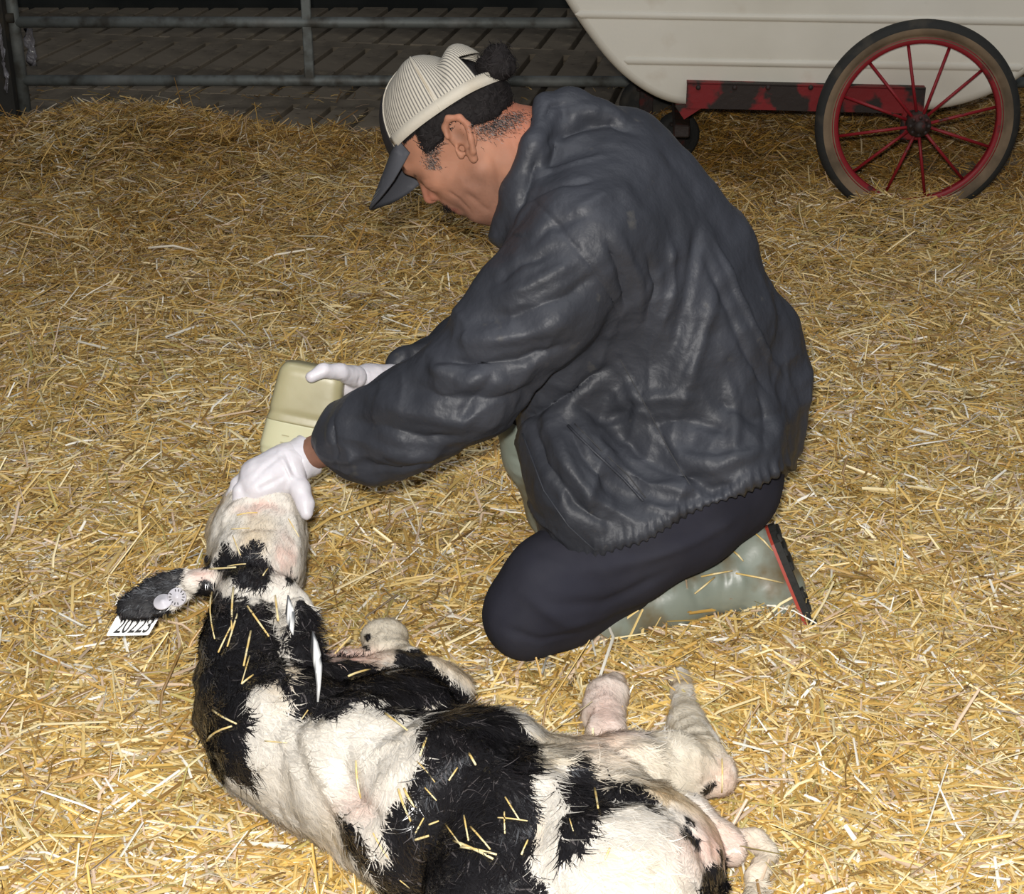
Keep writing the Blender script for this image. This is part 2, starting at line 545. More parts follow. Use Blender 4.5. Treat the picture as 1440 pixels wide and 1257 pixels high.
obj('end_upright', m.mesh('end_upright', True), M_galv, gate)
bx_ = P(433, 60, Y=GY).x
for xx in (bx_, bx_ + 1.35):
    m = MB(); m.box((xx, GY - .004, (zb + zt + .5) / 2), (.036, .014, zt + .5 - zb + .02), bev=.003)
    obj('brace', m.mesh('brace'), M_galv, gate)
m = MB()
m.tube([(gx0 - .045, GY - .03, zt + .02), (gx0 + .01, GY - .03, zt + .02)], .018, 10); m.tube([(gx0 - .03, GY, zt - .05), (gx0 - .03, GY, zt + .08)], .016, 10)
obj('hinge', m.mesh('hinge', True), M_rust, gate)

px0 = P(4, 60, Y=6.0)
post = root('gate_post', (px0.x, 6.0, 0), 'dark timber post the pipe gate hangs on, streaked with clear film', 'post')
m = MB(); m.box((px0.x - .03, 6.02, .45), (.10, .10, 1.15), bev=.01)
obj('timber', m.mesh('timber'), M_rust, post)
V = []; n = 26
for i in range(n):
    z = P(8, -20 + i * 6, Y=5.955).z
    for j in range(5):
        V.append((px0.x + .003 + .012 * j / 4 - .004 * math.sin(i * 1.1) + .003 * math.sin(i * 2.3 + j), 5.958 - .008 * math.sin(i * .9 + j * 1.3) - .004, z))
F = [(i * 5 + j, i * 5 + j + 1, i * 5 + j + 6, i * 5 + j + 5) for i in range(n - 1) for j in range(4)]
me = bpy.data.meshes.new('film_strip'); me.from_pydata(V, [], F); smooth(me)
o = obj('film_strip', me, M_film, post, label='crumpled clear plastic film'); md = o.modifiers.new('t', 'SOLIDIFY'); md.thickness = .002
q = P(38, 68, Y=6.08)
fs = root('plastic_scrap', (q.x, 6.1, 0), 'crumpled scrap of clear plastic hanging behind the gate end', 'plastic')
V = []; 
for i in range(8):
    for j in range(5):
        V.append((q.x - .01 + .035 * j / 4 + .006 * math.sin(i * 2 + j), 6.10 + .012 * math.sin(i * 1.7 + j * 2), q.z + .07 - .02 * i + .004 * math.sin(j * 3)))
F = [(i * 5 + j, i * 5 + j + 1, i * 5 + j + 6, i * 5 + j + 5) for i in range(7) for j in range(4)]
me = bpy.data.meshes.new('film'); me.from_pydata(V, [], F); smooth(me)
o = obj('film', me, M_film, fs); md = o.modifiers.new('t', 'SOLIDIFY'); md.thickness = .002

# ------------------------------------------------------------------ the feed cart
M_poly = mat('cream_polyethylene', (.74, .70, .60), .42, .45, mix=[((.64, .60, .50), 2.2, .45, .7), ((.60, .53, .42), 7, .64, .8)], bump=(90, .12, .002))
M_red = mat('worn_red_paint', (.20, .009, .011), .6, .35, mix=((.022, .014, .011), 9, .46, .52), bump=(40, .4, .003))
M_redw = mat('red_wheel_paint', (.24, .010, .016), .5, .4, mix=((.06, .015, .012), 18, .58, .66), bump=(60, .3, .002))
M_tread = mat('black_tyre_rubber', (.024, .024, .022), .75, .35, mix=((.07, .06, .045), 11, .55, .75), bump=(55, .5, .003))
M_side = mat('dirty_tyre_sidewall', (.23, .165, .105), .85, .2, mix=((.10, .075, .05), 8, .4, .65), bump=(60, .4, .002))
M_hub = mat('greasy_hub', (.028, .018, .015), .6, .4, mix=((.09, .015, .012), 25, .55, .65), bump=(40, .6, .004))

YAW = -math.radians(4.5)
cdir = Vector((math.cos(YAW), math.sin(YAW), 0)); cin = Vector((-math.sin(YAW), math.cos(YAW), 0))
W0 = P(1289, 171, Y=4.72)                         # rim centre of the near wheel
BO = W0 + cin * .13                                # a point on the near side of the tub
def onside(px, py, off=0.0):
    """point on the vertical plane of the tub's near side"""
    d = ray(px, py); o = Vector((0, 0, CAM_H)); p0 = BO + cin * off
    t = (p0 - o).dot(cin) / d.dot(cin)
    return o + d * t
cart = root('milk_cart', (BO.x - .3, BO.y + .3, 0), 'cream plastic tub cart on a worn red frame with spoked wheels', 'cart')
prof_px = [(700, -300), (718, -190), (745, -95), (775, -30), (800, 12), (826, 50), (852, 84), (880, 112), (912, 134), (940, 146), (968, 151), (1010, 154), (1100, 157), (1200, 161), (1300, 158), (1340, 153), (1385, 140), (1425, 120), (1470, 85), (1510, 30), (1545, -40), (1570, -140), (1580, -260), (1580, -300)]
pr = [onside(*p) for p in prof_px]
# smooth closed outline (in the side plane), then rounded over on both sides
pts2 = [((p - BO).dot(cdir), p.z) for p in pr]
def chaikin(p, n=2):
    for _ in range(n):
        q = [p[0]]
        for a, b in zip(p[:-1], p[1:]):
            q += [(a[0] * .75 + b[0] * .25, a[1] * .75 + b[1] * .25), (a[0] * .25 + b[0] * .75, a[1] * .25 + b[1] * .75)]
        q.append(p[-1]); p = q
    return p
pts2 = chaikin(pts2)
cx_ = sum(p[0] for p in pts2) / len(pts2); cz_ = max(p[1] for p in pts2)
R_ = .028; W_ = .95
rings = [(R_ * (1 - math.cos(a)), None, R_ * (1 - math.sin(a))) for a in (0,)]
sec = [(.006 + .9, 0), ] 
tubm = MB(); n = len(pts2)
# outward normals
nr = []
for i in range(n):
    a = pts2[max(i - 1, 0)]; b = pts2[min(i + 1, n - 1)]
    t = Vector((b[0] - a[0], b[1] - a[1])); t.normalize(); nr.append(Vector((-t.y, t.x)) * -1)
if nr[n // 2].y > 0: nr = [-v for v in nr]
prof = []
K = 6
for k in range(K + 1):
    a = math.pi / 2 * k / K
    prof.append((-R_ + R_ * math.sin(a), R_ - R_ * math.cos(a)))
prof = prof + [(0, W_ / 2)] + [(d, W_ - y) for d, y in reversed(prof)]
V = []
for d, yy in prof:
    for i in range(n):
        q = Vector(pts2[i]) + nr[i] * d
        V.append(BO + cdir * q.x + cin * yy + Vector((0, 0, q.y - BO.z)))
F = []
for r in range(len(prof) - 1):
    for i in range(n - 1):
        F.append((r * n + i, r * n + i + 1, (r + 1) * n + i + 1, (r + 1) * n + i))
F.append(tuple(range(n - 1, -1, -1))); F.append(tuple((len(prof) - 1) * n + i for i in range(n)))
F.append(tuple(r * n for r in range(len(prof)))); F.append(tuple(r * n + n - 1 for r in reversed(range(len(prof)))))
me = bpy.data.meshes.new('tub'); me.from_pydata([tuple(v) for v in V], [], F); me.update()
for p in me.polygons: p.use_smooth = len(p.vertices) == 4
tub = obj('tub', me, M_poly, cart)
for (xa, ya, xb, yb) in ((808, 20, 1545, 32), (876, 85, 1440, 95), (790, -75, 1560, -70)):
    a = onside(xa, ya); b = onside(xb, yb); m = MB()
    M3 = Matrix((cdir, cin, Vector((0, 0, 1)))).transposed()
    c = (a + b) / 2; zz = (a.z + b.z) / 2
    L_ = (b - a).length
    VV = []
    for t in (0, .012, 1 - .012, 1):
        for s in range(9):
            an = math.pi * s / 8
            k = 0 if t in (0, 1) else 1
            VV.append(a + (b - a) * t + Vector((0, 0, .012 * math.cos(an) * k)) - cin * (.007 * math.sin(an) * k - .001))
    FF = [(r * 9 + s, r * 9 + s + 1, r * 9 + s + 10, r * 9 + s + 9) for r in range(3) for s in range(8)]
    m.add(VV, FF); obj('rib', m.mesh('rib', True), M_poly, tub)

# frame: angle-iron side rails, cross pieces, axle
def quadbar(a, b, hgt, dep, M, name, par):
    m = MB()
    a = Vector(a); b = Vector(b); up = Vector((0, 0, hgt)); o_ = cin * dep
    V = [a, b, b - up, a - up, a + o_, b + o_, b - up + o_, a - up + o_]
    m.add(V, [(3, 2, 1, 0), (4, 5, 6, 7), (0, 1, 5, 4), (2, 3, 7, 6), (1, 2, 6, 5), (0, 4, 7, 3)])
    return obj(name, m.mesh(name), M, par)
ra = onside(966, 117, -.035); rb = onside(1302, 125, -.035)
rl = quadbar(ra, rb, (ra.z - onside(966, 152, -.035).z), .006, M_red, 'side_rail', cart)
quadbar(ra - cin * .0 + Vector((0, 0, .003)), rb + Vector((0, 0, .003)), .006, .04, M_red, 'top_flange', rl)
quadbar(ra + cin * 1.02, rb + cin * 1.02, .075, .006, M_red, 'side_rail', cart)
# front bracket dropping to the casters
g0 = onside(966, 140, -.03); 
m = MB(); e0 = onside(966, 150, -.03); e1 = onside(990, 150, -.03); e2 = onside(962, 168, -.03); e3 = onside(950, 150, -.03)
VV = [e0, e1, e2, e3]; m.add([*VV, *[v + cin * .04 for v in VV]], [(3, 2, 1, 0), (4, 5, 6, 7), (0, 1, 5, 4), (1, 2, 6, 5), (2, 3, 7, 6), (3, 0, 4, 7)])
obj('gusset', m.mesh('gusset'), M_red, cart)
m = MB(); m.box(BO + cdir * ((g0 - BO).dot(cdir) - .01) + cin * .53 + Vector((0, 0, .205 - BO.z)), (.05, 1.0, .04), M3, bev=.004)
obj('cross_member', m.mesh('cross_member'), M_hub, cart)
axz = W0.z
m = MB(); m.tube([W0 - cin * .05, W0 + cin * 1.22], .014, 14)
obj('axle', m.mesh('axle', True), M_hub, cart)
for off in (.10, 1.06):
    p_ = W0 + cin * off
    m = MB(); m.box(p_ + Vector((0, 0, -.02)), (.06, .012, .12), M3, bev=.004)
    obj('axle_plate', m.mesh('axle_plate'), M_red, cart)
# bolts on the rail
for px in (982, 1033, 1080, 1140):
    p_ = onside(px, 123, -.035)
    m = MB(); m.lathe([(0.0001, -.008), (.006, -.008), (.008, -.003), (.008, .002)], p_, cin, 8)
    obj('bolt', m.mesh('bolt', True), M_hub, cart)

def spoke_wheel(C, sgn, label=None):
    RT = .300
    m = MB()
    m.lathe([(RT - .060, -.013), (RT - .068, -.013), (RT - .070, -.006), (RT - .064, 0), (RT - .070, .006), (RT - .068, .013), (RT - .060, .013), (RT - .05, .015), (RT - .045, .0), (RT - .05, -.015), (RT - .060, -.013)], C, cin, 96)
    w = obj('wheel', m.mesh('wheel', True), M_redw, cart, label=label)
    m = MB()
    def arc(a0, a1, n, r, w_): return [(RT - r + r * math.cos(math.radians(a0 + (a1 - a0) * i / n)), w_ * math.sin(math.radians(a0 + (a1 - a0) * i / n))) for i in range(n + 1)]
    m.lathe([(r_, h_) for r_, h_ in arc(-84, 84, 16, .026, .023)], C, cin, 96)
    obj('tyre', m.mesh('tyre', True), M_tread, w)
    m = MB()
    m.lathe([(r_, h_) for r_, h_ in [(RT - .056, -.014)] + arc(-140, -84, 8, .026, .024)], C, cin, 96)
    m.lathe([(r_, h_) for r_, h_ in arc(84, 140, 8, .026, .024) + [(RT - .056, .014)]], C, cin, 96)
    obj('sidewall', m.mesh('sidewall', True), M_side, w, label='tan dirt-caked tyre sidewall')
    m = MB(); ax = -cin * sgn
    m.lathe([(.0001, .078), (.014, .078), (.018, .070), (.020, .060), (.033, .056), (.036, .045), (.036, .020), (.028, .012), (.028, -.03), (.0001, -.03)], C, ax, 24)
    for k in range(8):
        an = k * math.pi / 4; dd = cdir * math.cos(an) + Vector((0, 0, math.sin(an)))
        m.lathe([(.0001, .064), (.006, .064), (.007, .052)], C + dd * .026, ax, 6)
    obj('hub', m.mesh('hub', True), M_hub, w)
    for k in range(12):
        an = math.radians(12 + 30 * k); dd = cdir * math.cos(an) + Vector((0, 0, math.sin(an)))
        side = .046 if k % 2 == 0 else .022
        m = MB(); m.tube([C + dd * .022 + ax * side, C + dd * (RT - .066)], .0048, 8)
        obj('spoke', m.mesh('spoke', True), M_redw, w)
    return w
spoke_wheel(W0, 1, 'large near spoked wheel')
spoke_wheel(W0 + cin * 1.17, -1)

def caster(p, r, turn):
    """swivelling front caster: fork, stem, solid black wheel"""
    m = MB()
    Rz = Matrix.Rotation(turn, 3, 'Z')
    for s in (-1, 1): m.box(p + Rz @ Vector((-.01, s * .032, r + .015)), (.05, .006, r * 1.3), Rz, bev=.002)
    m.box(p + Rz @ Vector((-.01, 0, r * 1.72)), (.07, .075, .012), Rz, bev=.003)
    m.tube([p + Vector((0, 0, r * 1.72)), p + Vector((0, 0, max(.215, r * 1.72 + .02)))], .016, 12)
    c = obj('caster', m.mesh('caster'), M_hub, cart)
    m = MB(); ax = Rz @ Vector((0, 1, 0))
    m.lathe([(.012, -.026), (r * .55, -.024), (r * .62, -.02), (r * .8, -.026), (r * .95, -.02), (r, -.008), (r, .008), (r * .95, .02), (r * .8, .026), (r * .62, .02), (r * .55, .024), (.012, .026), (.012, -.026)], p + Vector((0, 0, r + .01)), ax, 40)
    obj('caster_wheel', m.mesh('caster_wheel', True), M_tread, c)
c1 = P(950, 226, z=0); c2 = P(908, 190, z=0)
caster(Vector((c1.x, c1.y, -.005)), .082, math.radians(25))
caster(Vector((c2.x, c2.y, .0)), .10, math.radians(8))
# ------------------------------------------------------------------ the kneeling man
def K(px, py, Y, r):
    p = P(px, py, Y=Y); return p, r * mpp(p)
def chain(pts):
    q = [K(*p) for p in pts]
    return [cap_(a[0], b[0], a[1], b[1]) for a, b in zip(q[:-1], q[1:])]
def ball(px, py, Y, r, flat=None, M=None):
    p, m = K(px, py, Y, r)
    return ell(p, [m * f for f in (flat or (1, 1, 1))], M)

M_skin = mat('skin', (.44, .21, .14), .62, .25, sss=.12, attr='tint', bump=[(180, .25, .001), (60, .15, .002)])
M_nylon = mat('dark_nylon', (.030, .032, .039), .50, .30, mix=[((.044, .047, .058), 5, .42, .68), ((.075, .072, .068), 26, .68, .80)], bump=[(14, .5, .012), (40, .45, .005), (110, .25, .0015), (900, .2, .0003)])
M_trouser = mat('navy_work_trousers', (.024, .024, .034), .9, .15, mix=((.036, .036, .046), 6, .45, .7), bump=[(9, .3, .008), (600, .35, .0006)])
M_boot = mat('grey_green_rubber', (.215, .245, .205), .38, .5, mix=[((.30, .32, .27), 4, .5, .7), ((.15, .12, .065), 12, .50, .66)], bump=[(30, .3, .003), (9, .4, .008)])
M_sole = mat('black_sole', (.02, .02, .018), .7, .3, bump=(70, .5, .004))
M_redr = mat('red_rubber_welt', (.36, .05, .03), .5, .4)
M_glove = mat('white_latex', (.66, .63, .66), .42, .5, sss=.04, bump=[(45, .5, .004), (160, .2, .0008)])
M_hair = mat('black_hair', (.012, .010, .010), .75, .15, attr='tint')
M_capblk = mat('black_cap_cloth', (.022, .020, .022), .8, .3, bump=(500, .4, .0008))
M_visor = mat('charcoal_visor_cloth', (.055, .057, .066), .8, .3, mix=((.09, .09, .10), 30, .6, .75), bump=(500, .4, .0008))

mroot = P(880, 800, Y=2.4)
man = root('person', (mroot.x, 2.40, 0), 'kneeling person in a dark jacket, mesh-back cap and white gloves bending over the calf', 'person')

# --- head axes: looking down to the left and a little away
X_ = Vector((1, 0, 0)); U_ = Vector((0, SP, CP)); D_ = Vector((0, CP, -SP))
def axes(upx, upy, yaw):
    n = (X_ * upx + U_ * upy).normalized()
    f0 = (X_ * -upy + U_ * upx).normalized()        # in-picture forward (to the left)
    f = (f0 * math.cos(yaw) + D_ * math.sin(yaw)).normalized()
    s = f.cross(n).normalized()
    if s.y > 0: s = -s                               # the near side
    return f, n, s
HY = 2.44
hf, hn, hs = axes(-.75, .66, math.radians(22))
HC = P(637, 177, Y=HY); hm = mpp(HC)
HM = Matrix((hf, hn, hs)).transposed()
def H(f, n, s): return HC + hf * f + hn * n + hs * s
def hc(a, b, ra, rb): return cap_(H(*a), H(*b), ra, rb)
def he(c, R): return ell(H(*c), R, HM)
body_core = [
    (.03, [he((-.005, .012, 0), (.095, .082, .076)), he((.050, -.010, 0), (.045, .050, .058))]),
    (.022, [he((.048, -.055, 0), (.048, .055, .054)), hc((.01, -.08, .04), (.058, -.108, .012), .022, .018), hc((.01, -.08, -.04), (.058, -.108, -.012), .022, .018)]),
    (.014, [he((.072, -.112, 0), (.018, .016, .020)), he((.082, .010, .028), (.016, .010, .022)), he((.082, .010, -.028), (.016, .010, .022)),
            he((.066, -.035, .042), (.022, .018, .016)), he((.066, -.035, -.042), (.022, .018, .016))]),
    (.010, [hc((.088, -.004, 0), (.110, -.040, 0), .008, .011), hc((.098, -.045, .010), (.098, -.045, -.010), .009, .009), he((.092, -.068, 0), (.012, .010, .022))]),
    (.006, [he((.092, -.080, 0), (.010, .005, .020)), he((.089, -.091, 0), (.010, .006, .018)), he((.072, -.006, .032), (.013, .011, .014)), he((.072, -.006, -.032), (.013, .011, .014))]),
    (-.004, [hc((.104, -.0855, .016), (.104, -.0855, -.016), .0025, .0025), he((.108, -.052, .006), (.004, .004, .003))]),
    (.035, chain([(690, 200, 2.44, 56), (745, 225, 2.45, 66), (800, 270, 2.46, 74)]) + chain([(672, 250, 2.43, 40), (730, 285, 2.44, 48)])),
    (.04, chain([(800, 270, 2.46, 74), (900, 450, 2.45, 90), (980, 620, 2.45, 80)])),
    (.03, chain([(820, 340, 2.29, 45), (650, 545, 2.25, 40), (490, 618, 2.30, 27), (425, 643, 2.325, 23)])),
    (.03, chain([(830, 290, 2.58, 40), (740, 440, 2.63, 32), (620, 510, 2.54, 20), (545, 533, 2.47, 17)])),
    # ear, near side: rim, lobe, bowl
]
ear = []
rim = [(-.012, -.030), (-.020, -.012), (-.027, .008), (-.022, .024), (-.006, .032), (.008, .024), (.011, .010)]
def erot(f, n, ca=math.cos(.33), sa=math.sin(.33)): return (-.018 + (f + .018) * ca - (n + .02) * sa * 1, -.030 + (n + .02) * ca + (f + .018) * sa)
def er(i, o=.083): f, n = erot(rim[i][0] * .98 - .012, rim[i][1] * .98 - .022); return (f, n, o + (.006 if i < 5 else 0) - (0.004 if i == 0 else 0))
for sgn in (1, -1):
    ear += [hc((er(i)[0], er(i)[1], er(i)[2] * sgn), (er(i + 1)[0], er(i + 1)[1], er(i + 1)[2] * sgn), .0052, .0052) for i in range(6)]
    ear += [hc((*erot(-.018, -.050), .077 * sgn), (*erot(-.016, -.060), .076 * sgn), .0085, .007)]
    ear += [he((*erot(-.018, -.020), .074 * sgn), (.021, .028, .007))]
    ear += [hc((*erot(-.004, -.036), .078 * sgn), (*erot(-.002, -.046), .076 * sgn), .006, .006)]
body_core.append((.004, ear))
body_core.append((-.004, [he((*erot(-.016, -.022), .086), (.011, .018, .0085)), he((*erot(-.008, -.036), .080), (.005, .006, .010))]))
V, F = sculpt(body_core, .0028, it=1)
V = emboss(V, F, [([(628, 268), (645, 280), (662, 298)], .0035, -.0022), ([(655, 268), (672, 285), (690, 300)], .0045, -.0025), ([(690, 215), (702, 245), (705, 280)], .006, -.0022), ([(716, 190), (728, 215), (730, 250)], .006, -.0022), ([(640, 240), (655, 262), (680, 275)], .010, .0022), ([(588, 250), (598, 252), (606, 250)], .0022, -.0012), ([(596, 262), (604, 266), (612, 264)], .0025, -.001)])
px = topx(V)
rel = (V - np.array(HC)); cf = rel @ np.array(hf); cn = rel @ np.array(hn); cs_ = rel @ np.array(hs)
base = np.array([.39, .185, .115]); C = np.tile(base, (len(V), 1)) * (1 + .10 * pnoise(V, 40, 2)[:, None])
neckm = np.clip((-.02 - cf) / .06, 0, 1) * (cn < .02)
C = C * (1 - neckm[:, None]) + np.array([.40, .15, .09]) * neckm[:, None]
beard = np.clip((-.055 - cn) / .03, 0, 1) * np.clip((cf + .01) / .03, 0, 1)
C = C * (1 - .42 * beard[:, None] * (1 - np.array([.75, .85, 1.0]))) * (1 - .22 * beard[:, None])
nose = np.exp(-(((cf - .11) / .02) ** 2 + ((cn + .042) / .02) ** 2)); C = C + nose[:, None] * np.array([.05, -.01, .0])
lips = np.exp(-(((cn + .086) / .008) ** 2)) * (cf > .088) * (np.abs(cs_) < .024); C = C * (1 - .5 * lips[:, None] * np.array([.2, .6, .5]))
brow = np.exp(-(((cn - .012) / .006) ** 2)) * (cf > .07) * (np.abs(np.abs(cs_) - .030) < .020); C = C * (1 - .9 * brow[:, None])
lid = np.exp(-(((cn + .008) / .0025) ** 2)) * (cf > .07) * (np.abs(np.abs(cs_) - .032) < .013); C = C * (1 - .8 * lid[:, None])
stub = pnoise(V, 420, 12)[:, None] * beard[:, None]; C = C * (1 - .14 * np.clip(stub, 0, 1))
C = C * (1 + .10 * pnoise(V, 90, 7)[:, None]) * .90
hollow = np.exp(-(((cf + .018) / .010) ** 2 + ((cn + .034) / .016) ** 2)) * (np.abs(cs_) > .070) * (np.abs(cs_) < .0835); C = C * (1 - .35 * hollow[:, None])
CC0 = P(633, 172, Y=HY - .004); cf0, CN0, cs0 = axes(-.52, .85, math.radians(27))
scalp = ((V - np.array(CC0)) @ np.array(CN0) > .002) & ((V - np.array(CC0)) @ np.array(cf0) < .06); C[scalp] = [.012, .010, .010]
body_tree = bvh(V, F)
body = obj('body', smooth(mesh_np('body', V, F, {'tint': np.clip(C, 0, 1)})), M_skin, man)

# --- hair: curly strands rooted on the head
def strands(spots, name, par, mat_, length=(.012, .026), w=.0011, colr=(.012, .010, .010), per=1, curl=1.0, lean=None, seed=3, grey=0):
    """spots: list of (point, normal)"""
    r = np.random.default_rng(seed); V = []; Fq = []; C = []
    for p, nrm in spots:
        p = Vector(p); nrm = Vector(nrm)
        t = nrm.orthogonal().normalized(); b = nrm.cross(t)
        a = r.random() * 6.28
        dirn = (t * math.cos(a) + b * math.sin(a)) * .9 + nrm * .5
        if lean is not None: dirn = dirn * .45 + lean(p)
        dirn.normalize(); side = dirn.cross(nrm).normalized()
        L = r.uniform(*length); k = 5; c0 = len(V)
        cu = r.uniform(1.5, 3.0) * curl
        q = p.copy(); cc = np.array(colr) * r.uniform(.6, 1.6)
        if r.random() < grey: cc = np.array([.22, .20, .19]) * r.uniform(.5, 1.2)
        d = dirn.copy()
        for i in range(k):
            ww = w * (1 - .75 * i / (k - 1))
            V.append(q - side * ww); V.append(q + side * ww); C += [cc, cc]
            d = (d + (side.cross(d) * .0 - nrm * .22 * cu + side * .5 * cu * math.sin(i * 1.7 + a)) * .5).normalized()
            q = q + d * L / (k - 1)
        for i in range(k - 1):
            Fq.append((c0 + 2 * i, c0 + 2 * i + 1, c0 + 2 * i + 3, c0 + 2 * i + 2))
    me = mesh_np(name, np.array([tuple(v) for v in V]), np.array(Fq), {'tint': np.array(C)})
    return obj(name, me, mat_, par, kind='stuff')
CC0 = P(633, 172, Y=HY - .004); CN0 = axes(-.52, .85, math.radians(27))[1]
# a close cap of dark hair under the curls
def hairline(F, X, Yy, Z):
    f = (X - HC.x) * hf.x + (Yy - HC.y) * hf.y + (Z - HC.z) * hf.z
    n = (X - HC.x) * hn.x + (Yy - HC.y) * hn.y + (Z - HC.z) * hn.z
    low = -n - .012 - np.clip(-f - .008, 0, .05) * .75        # lower edge sinks towards the nape
    fr = f - .038 - .35 * np.clip(-n, -.2, 0)
    cap_n = (X - CC0.x) * CN0.x + (Yy - CC0.y) * CN0.y + (Z - CC0.z) * CN0.z - .006
    return np.maximum(F, np.maximum(np.maximum(low, fr), cap_n))
V, F = sculpt([(.02, [he((-.008, .014, 0), (.1035, .094, .0815))]), (.02, [he((-.088, .010, 0), (.026, .036, .045))])], .0032, post=hairline)
V = V + normals(V, F) * (.0022 * pnoise(V, 160, 4) + .0014 * pnoise(V, 330, 5))[:, None]
hair_tree = bvh(V, F)
hcol = np.tile([.014, .012, .012], (len(V), 1))
hair = obj('hair', smooth(mesh_np('hair', V, F, {'tint': hcol})), M_hair, man, label='short curly black hair')
sp = []
NN = normals(V, F)
qx = topx(V)
idx = np.where((NN @ np.array(D_) < .35) & ((V - np.array(CC0)) @ np.array(CN0) < -.004))[0]
r_ = np.random.default_rng(5)
for i in r_.choice(idx, 2600): sp.append((V[i], NN[i]))
o = strands(sp, 'curls', hair, M_hair, (.008, .020), .0010)
# sideburn and nape stubble
sp = []
for _ in range(2100):
    if r_.random() < .40: x, y = r_.normal(606, 6), r_.uniform(176, 238)
    else:
        t = r_.random(); x, y = 676 + 60 * t + r_.normal(0, 9), 178 - 26 * t + abs(r_.normal(0, 11))
    h_, n_ = shoot(body_tree, x, y)
    if h_ is not None: sp.append((h_, n_))
strands(sp, 'sideburn', hair, M_hair, (.003, .007), .00035, grey=.3, curl=.4, lean=lambda p: -hn * .9 - hf * .2, seed=8)
# moustache
sp = [(H(.098 + r_.normal(0, .003), -.071 + r_.normal(0, .004), s), hf) for s in r_.uniform(-.026, .026, 420)]
strands(sp, 'moustache', hair, M_hair, (.008, .014), .0007, curl=.3, lean=lambda p: -hn * .8 + hf * .25, seed=9)

# --- cap
cfx, cn_, csx = axes(-.52, .85, math.radians(27))
CC = P(633, 172, Y=HY - .004)
AF, AN, AS = .106, .102, .088
def CAPP(az, v, grow=0.0):
    """crown point: az 0 = front, +90 deg = near side; v 0 rim .. 1 button"""
    a = math.radians(az); el_ = v * math.pi / 2
    c = math.cos(el_) ** .80; s = math.sin(el_)
    f = AF * c * math.cos(a); sd_ = AS * c * math.sin(a); n = AN * s
    # pinch behind the button
    n -= .017 * math.exp(-((f + .046) / .018) ** 2) * (s > .2) * min(1, (s - .2) * 3)
    n += .006 * math.exp(-((f + .004) / .02) ** 2) * s + .012 * math.exp(-((f + .080) / .018) ** 2) * s
    g = 1 + grow + .012 * math.sin(a * 6 + 1) * c * (1 - v)
    return CC + cfx * f * g + csx * sd_ * g + cn_ * (n * (1 + grow) + .004)
cap_root = None
def cap_piece(az0, az1, na, nv, name, mt, par, grow=0.0, hole=None, v0=0.0, lab=None):
    V = []; Fq = []; stripe = []
    for i in range(na + 1):
        az = az0 + (az1 - az0) * i / na
        for j in range(nv + 1):
            v = v0 + (1 - v0) * j / nv
            V.append(CAPP(az, v, grow)); stripe.append(az)
    for i in range(na):
        for j in range(nv):
            az = az0 + (az1 - az0) * (i + .5) / na; v = v0 + (1 - v0) * (j + .5) / nv
            if hole and hole(az, v): continue
            a = i * (nv + 1) + j; Fq.append((a, a + nv + 1, a + nv + 2, a + 1))
    me = mesh_np(name, np.array([tuple(v) for v in V]), np.array(Fq), {'az': np.array(stripe)})
    o = obj(name, smooth(me), mt, par, label=lab)
    md = o.modifiers.new('t', 'SOLIDIFY'); md.thickness = .0018; md.offset = 1
    return o
# net cloth: pale ribs and dark gaps painted as stripes round the crown
M_net = bpy.data.materials.new('cream_net_cloth'); M_net.use_nodes = True
nt = M_net.node_tree; bs = nt.nodes['Principled BSDF']
at = nt.nodes.new('ShaderNodeAttribute'); at.attribute_name = 'az'
mu = nt.nodes.new('ShaderNodeMath'); mu.operation = 'MULTIPLY'; mu.inputs[1].default_value = 2.1
fr_ = nt.nodes.new('ShaderNodeMath'); fr_.operation = 'SINE'
mr = nt.nodes.new('ShaderNodeMapRange'); mr.inputs[1].default_value = -.1; mr.inputs[2].default_value = .75
mm = nt.nodes.new('ShaderNodeMix'); mm.data_type = 'RGBA'; mm.inputs[6].default_value = (.47, .43, .355, 1); mm.inputs[7].default_value = (.14, .13, .115, 1)
nt.links.new(at.outputs['Fac'], mu.inputs[0]); nt.links.new(mu.outputs[0], fr_.inputs[0]); nt.links.new(fr_.outputs[0], mr.inputs[0])
nt.links.new(mr.outputs[0], mm.inputs[0]); nt.links.new(mm.outputs[2], bs.inputs['Base Color']); bs.inputs['Roughness'].default_value = .8
M_cream = mat('cream_cloth', (.48, .44, .365), .85, .2, mix=((.40, .34, .25), 14, .5, .7), bump=(300, .4, .001))
hole = lambda az, v: abs(abs(az) - 180) < 30 and .10 < v < .36
capo = cap_piece(-50, 50, 26, 20, 'cap', M_capblk, man, .012, lab='black front panel of the cap')
cap_piece(50, 180, 110, 26, 'mesh_panel', M_net, capo, hole=hole)
cap_piece(-180, -50, 110, 26, 'mesh_panel', M_net, capo, hole=hole)
# seams and band
def capline(azs, vs, r, name, mt):
    m = MB(); m.tube([CAPP(a, v, .012) for a, v in zip(azs, vs)], r, 8); obj(name, m.mesh(name, True), mt, capo)
for az in (50, 108, -50, -108): capline([az] * 12, [i / 11 for i in range(12)], .0022, 'seam', M_cream)
m = MB(); 
ring = [CAPP(a, .02, .030) for a in range(50, 311, 6)]
V = []; 
for p in ring: V += [p - cn_ * .004, p + cn_ * .014]
m.add(V, [(2 * i, 2 * i + 2, 2 * i + 3, 2 * i + 1) for i in range(len(ring) - 1)])
o = obj('sweatband', m.mesh('sweatband', True), M_cream, capo); md = o.modifiers.new('t', 'SOLIDIFY'); md.thickness = .002
m = MB(); m.lathe([(.0001, .006), (.005, .005), (.008, .001), (.008, -.003)], CAPP(0, 1), cn_, 14); obj('button', m.mesh('button', True), M_capblk, capo)
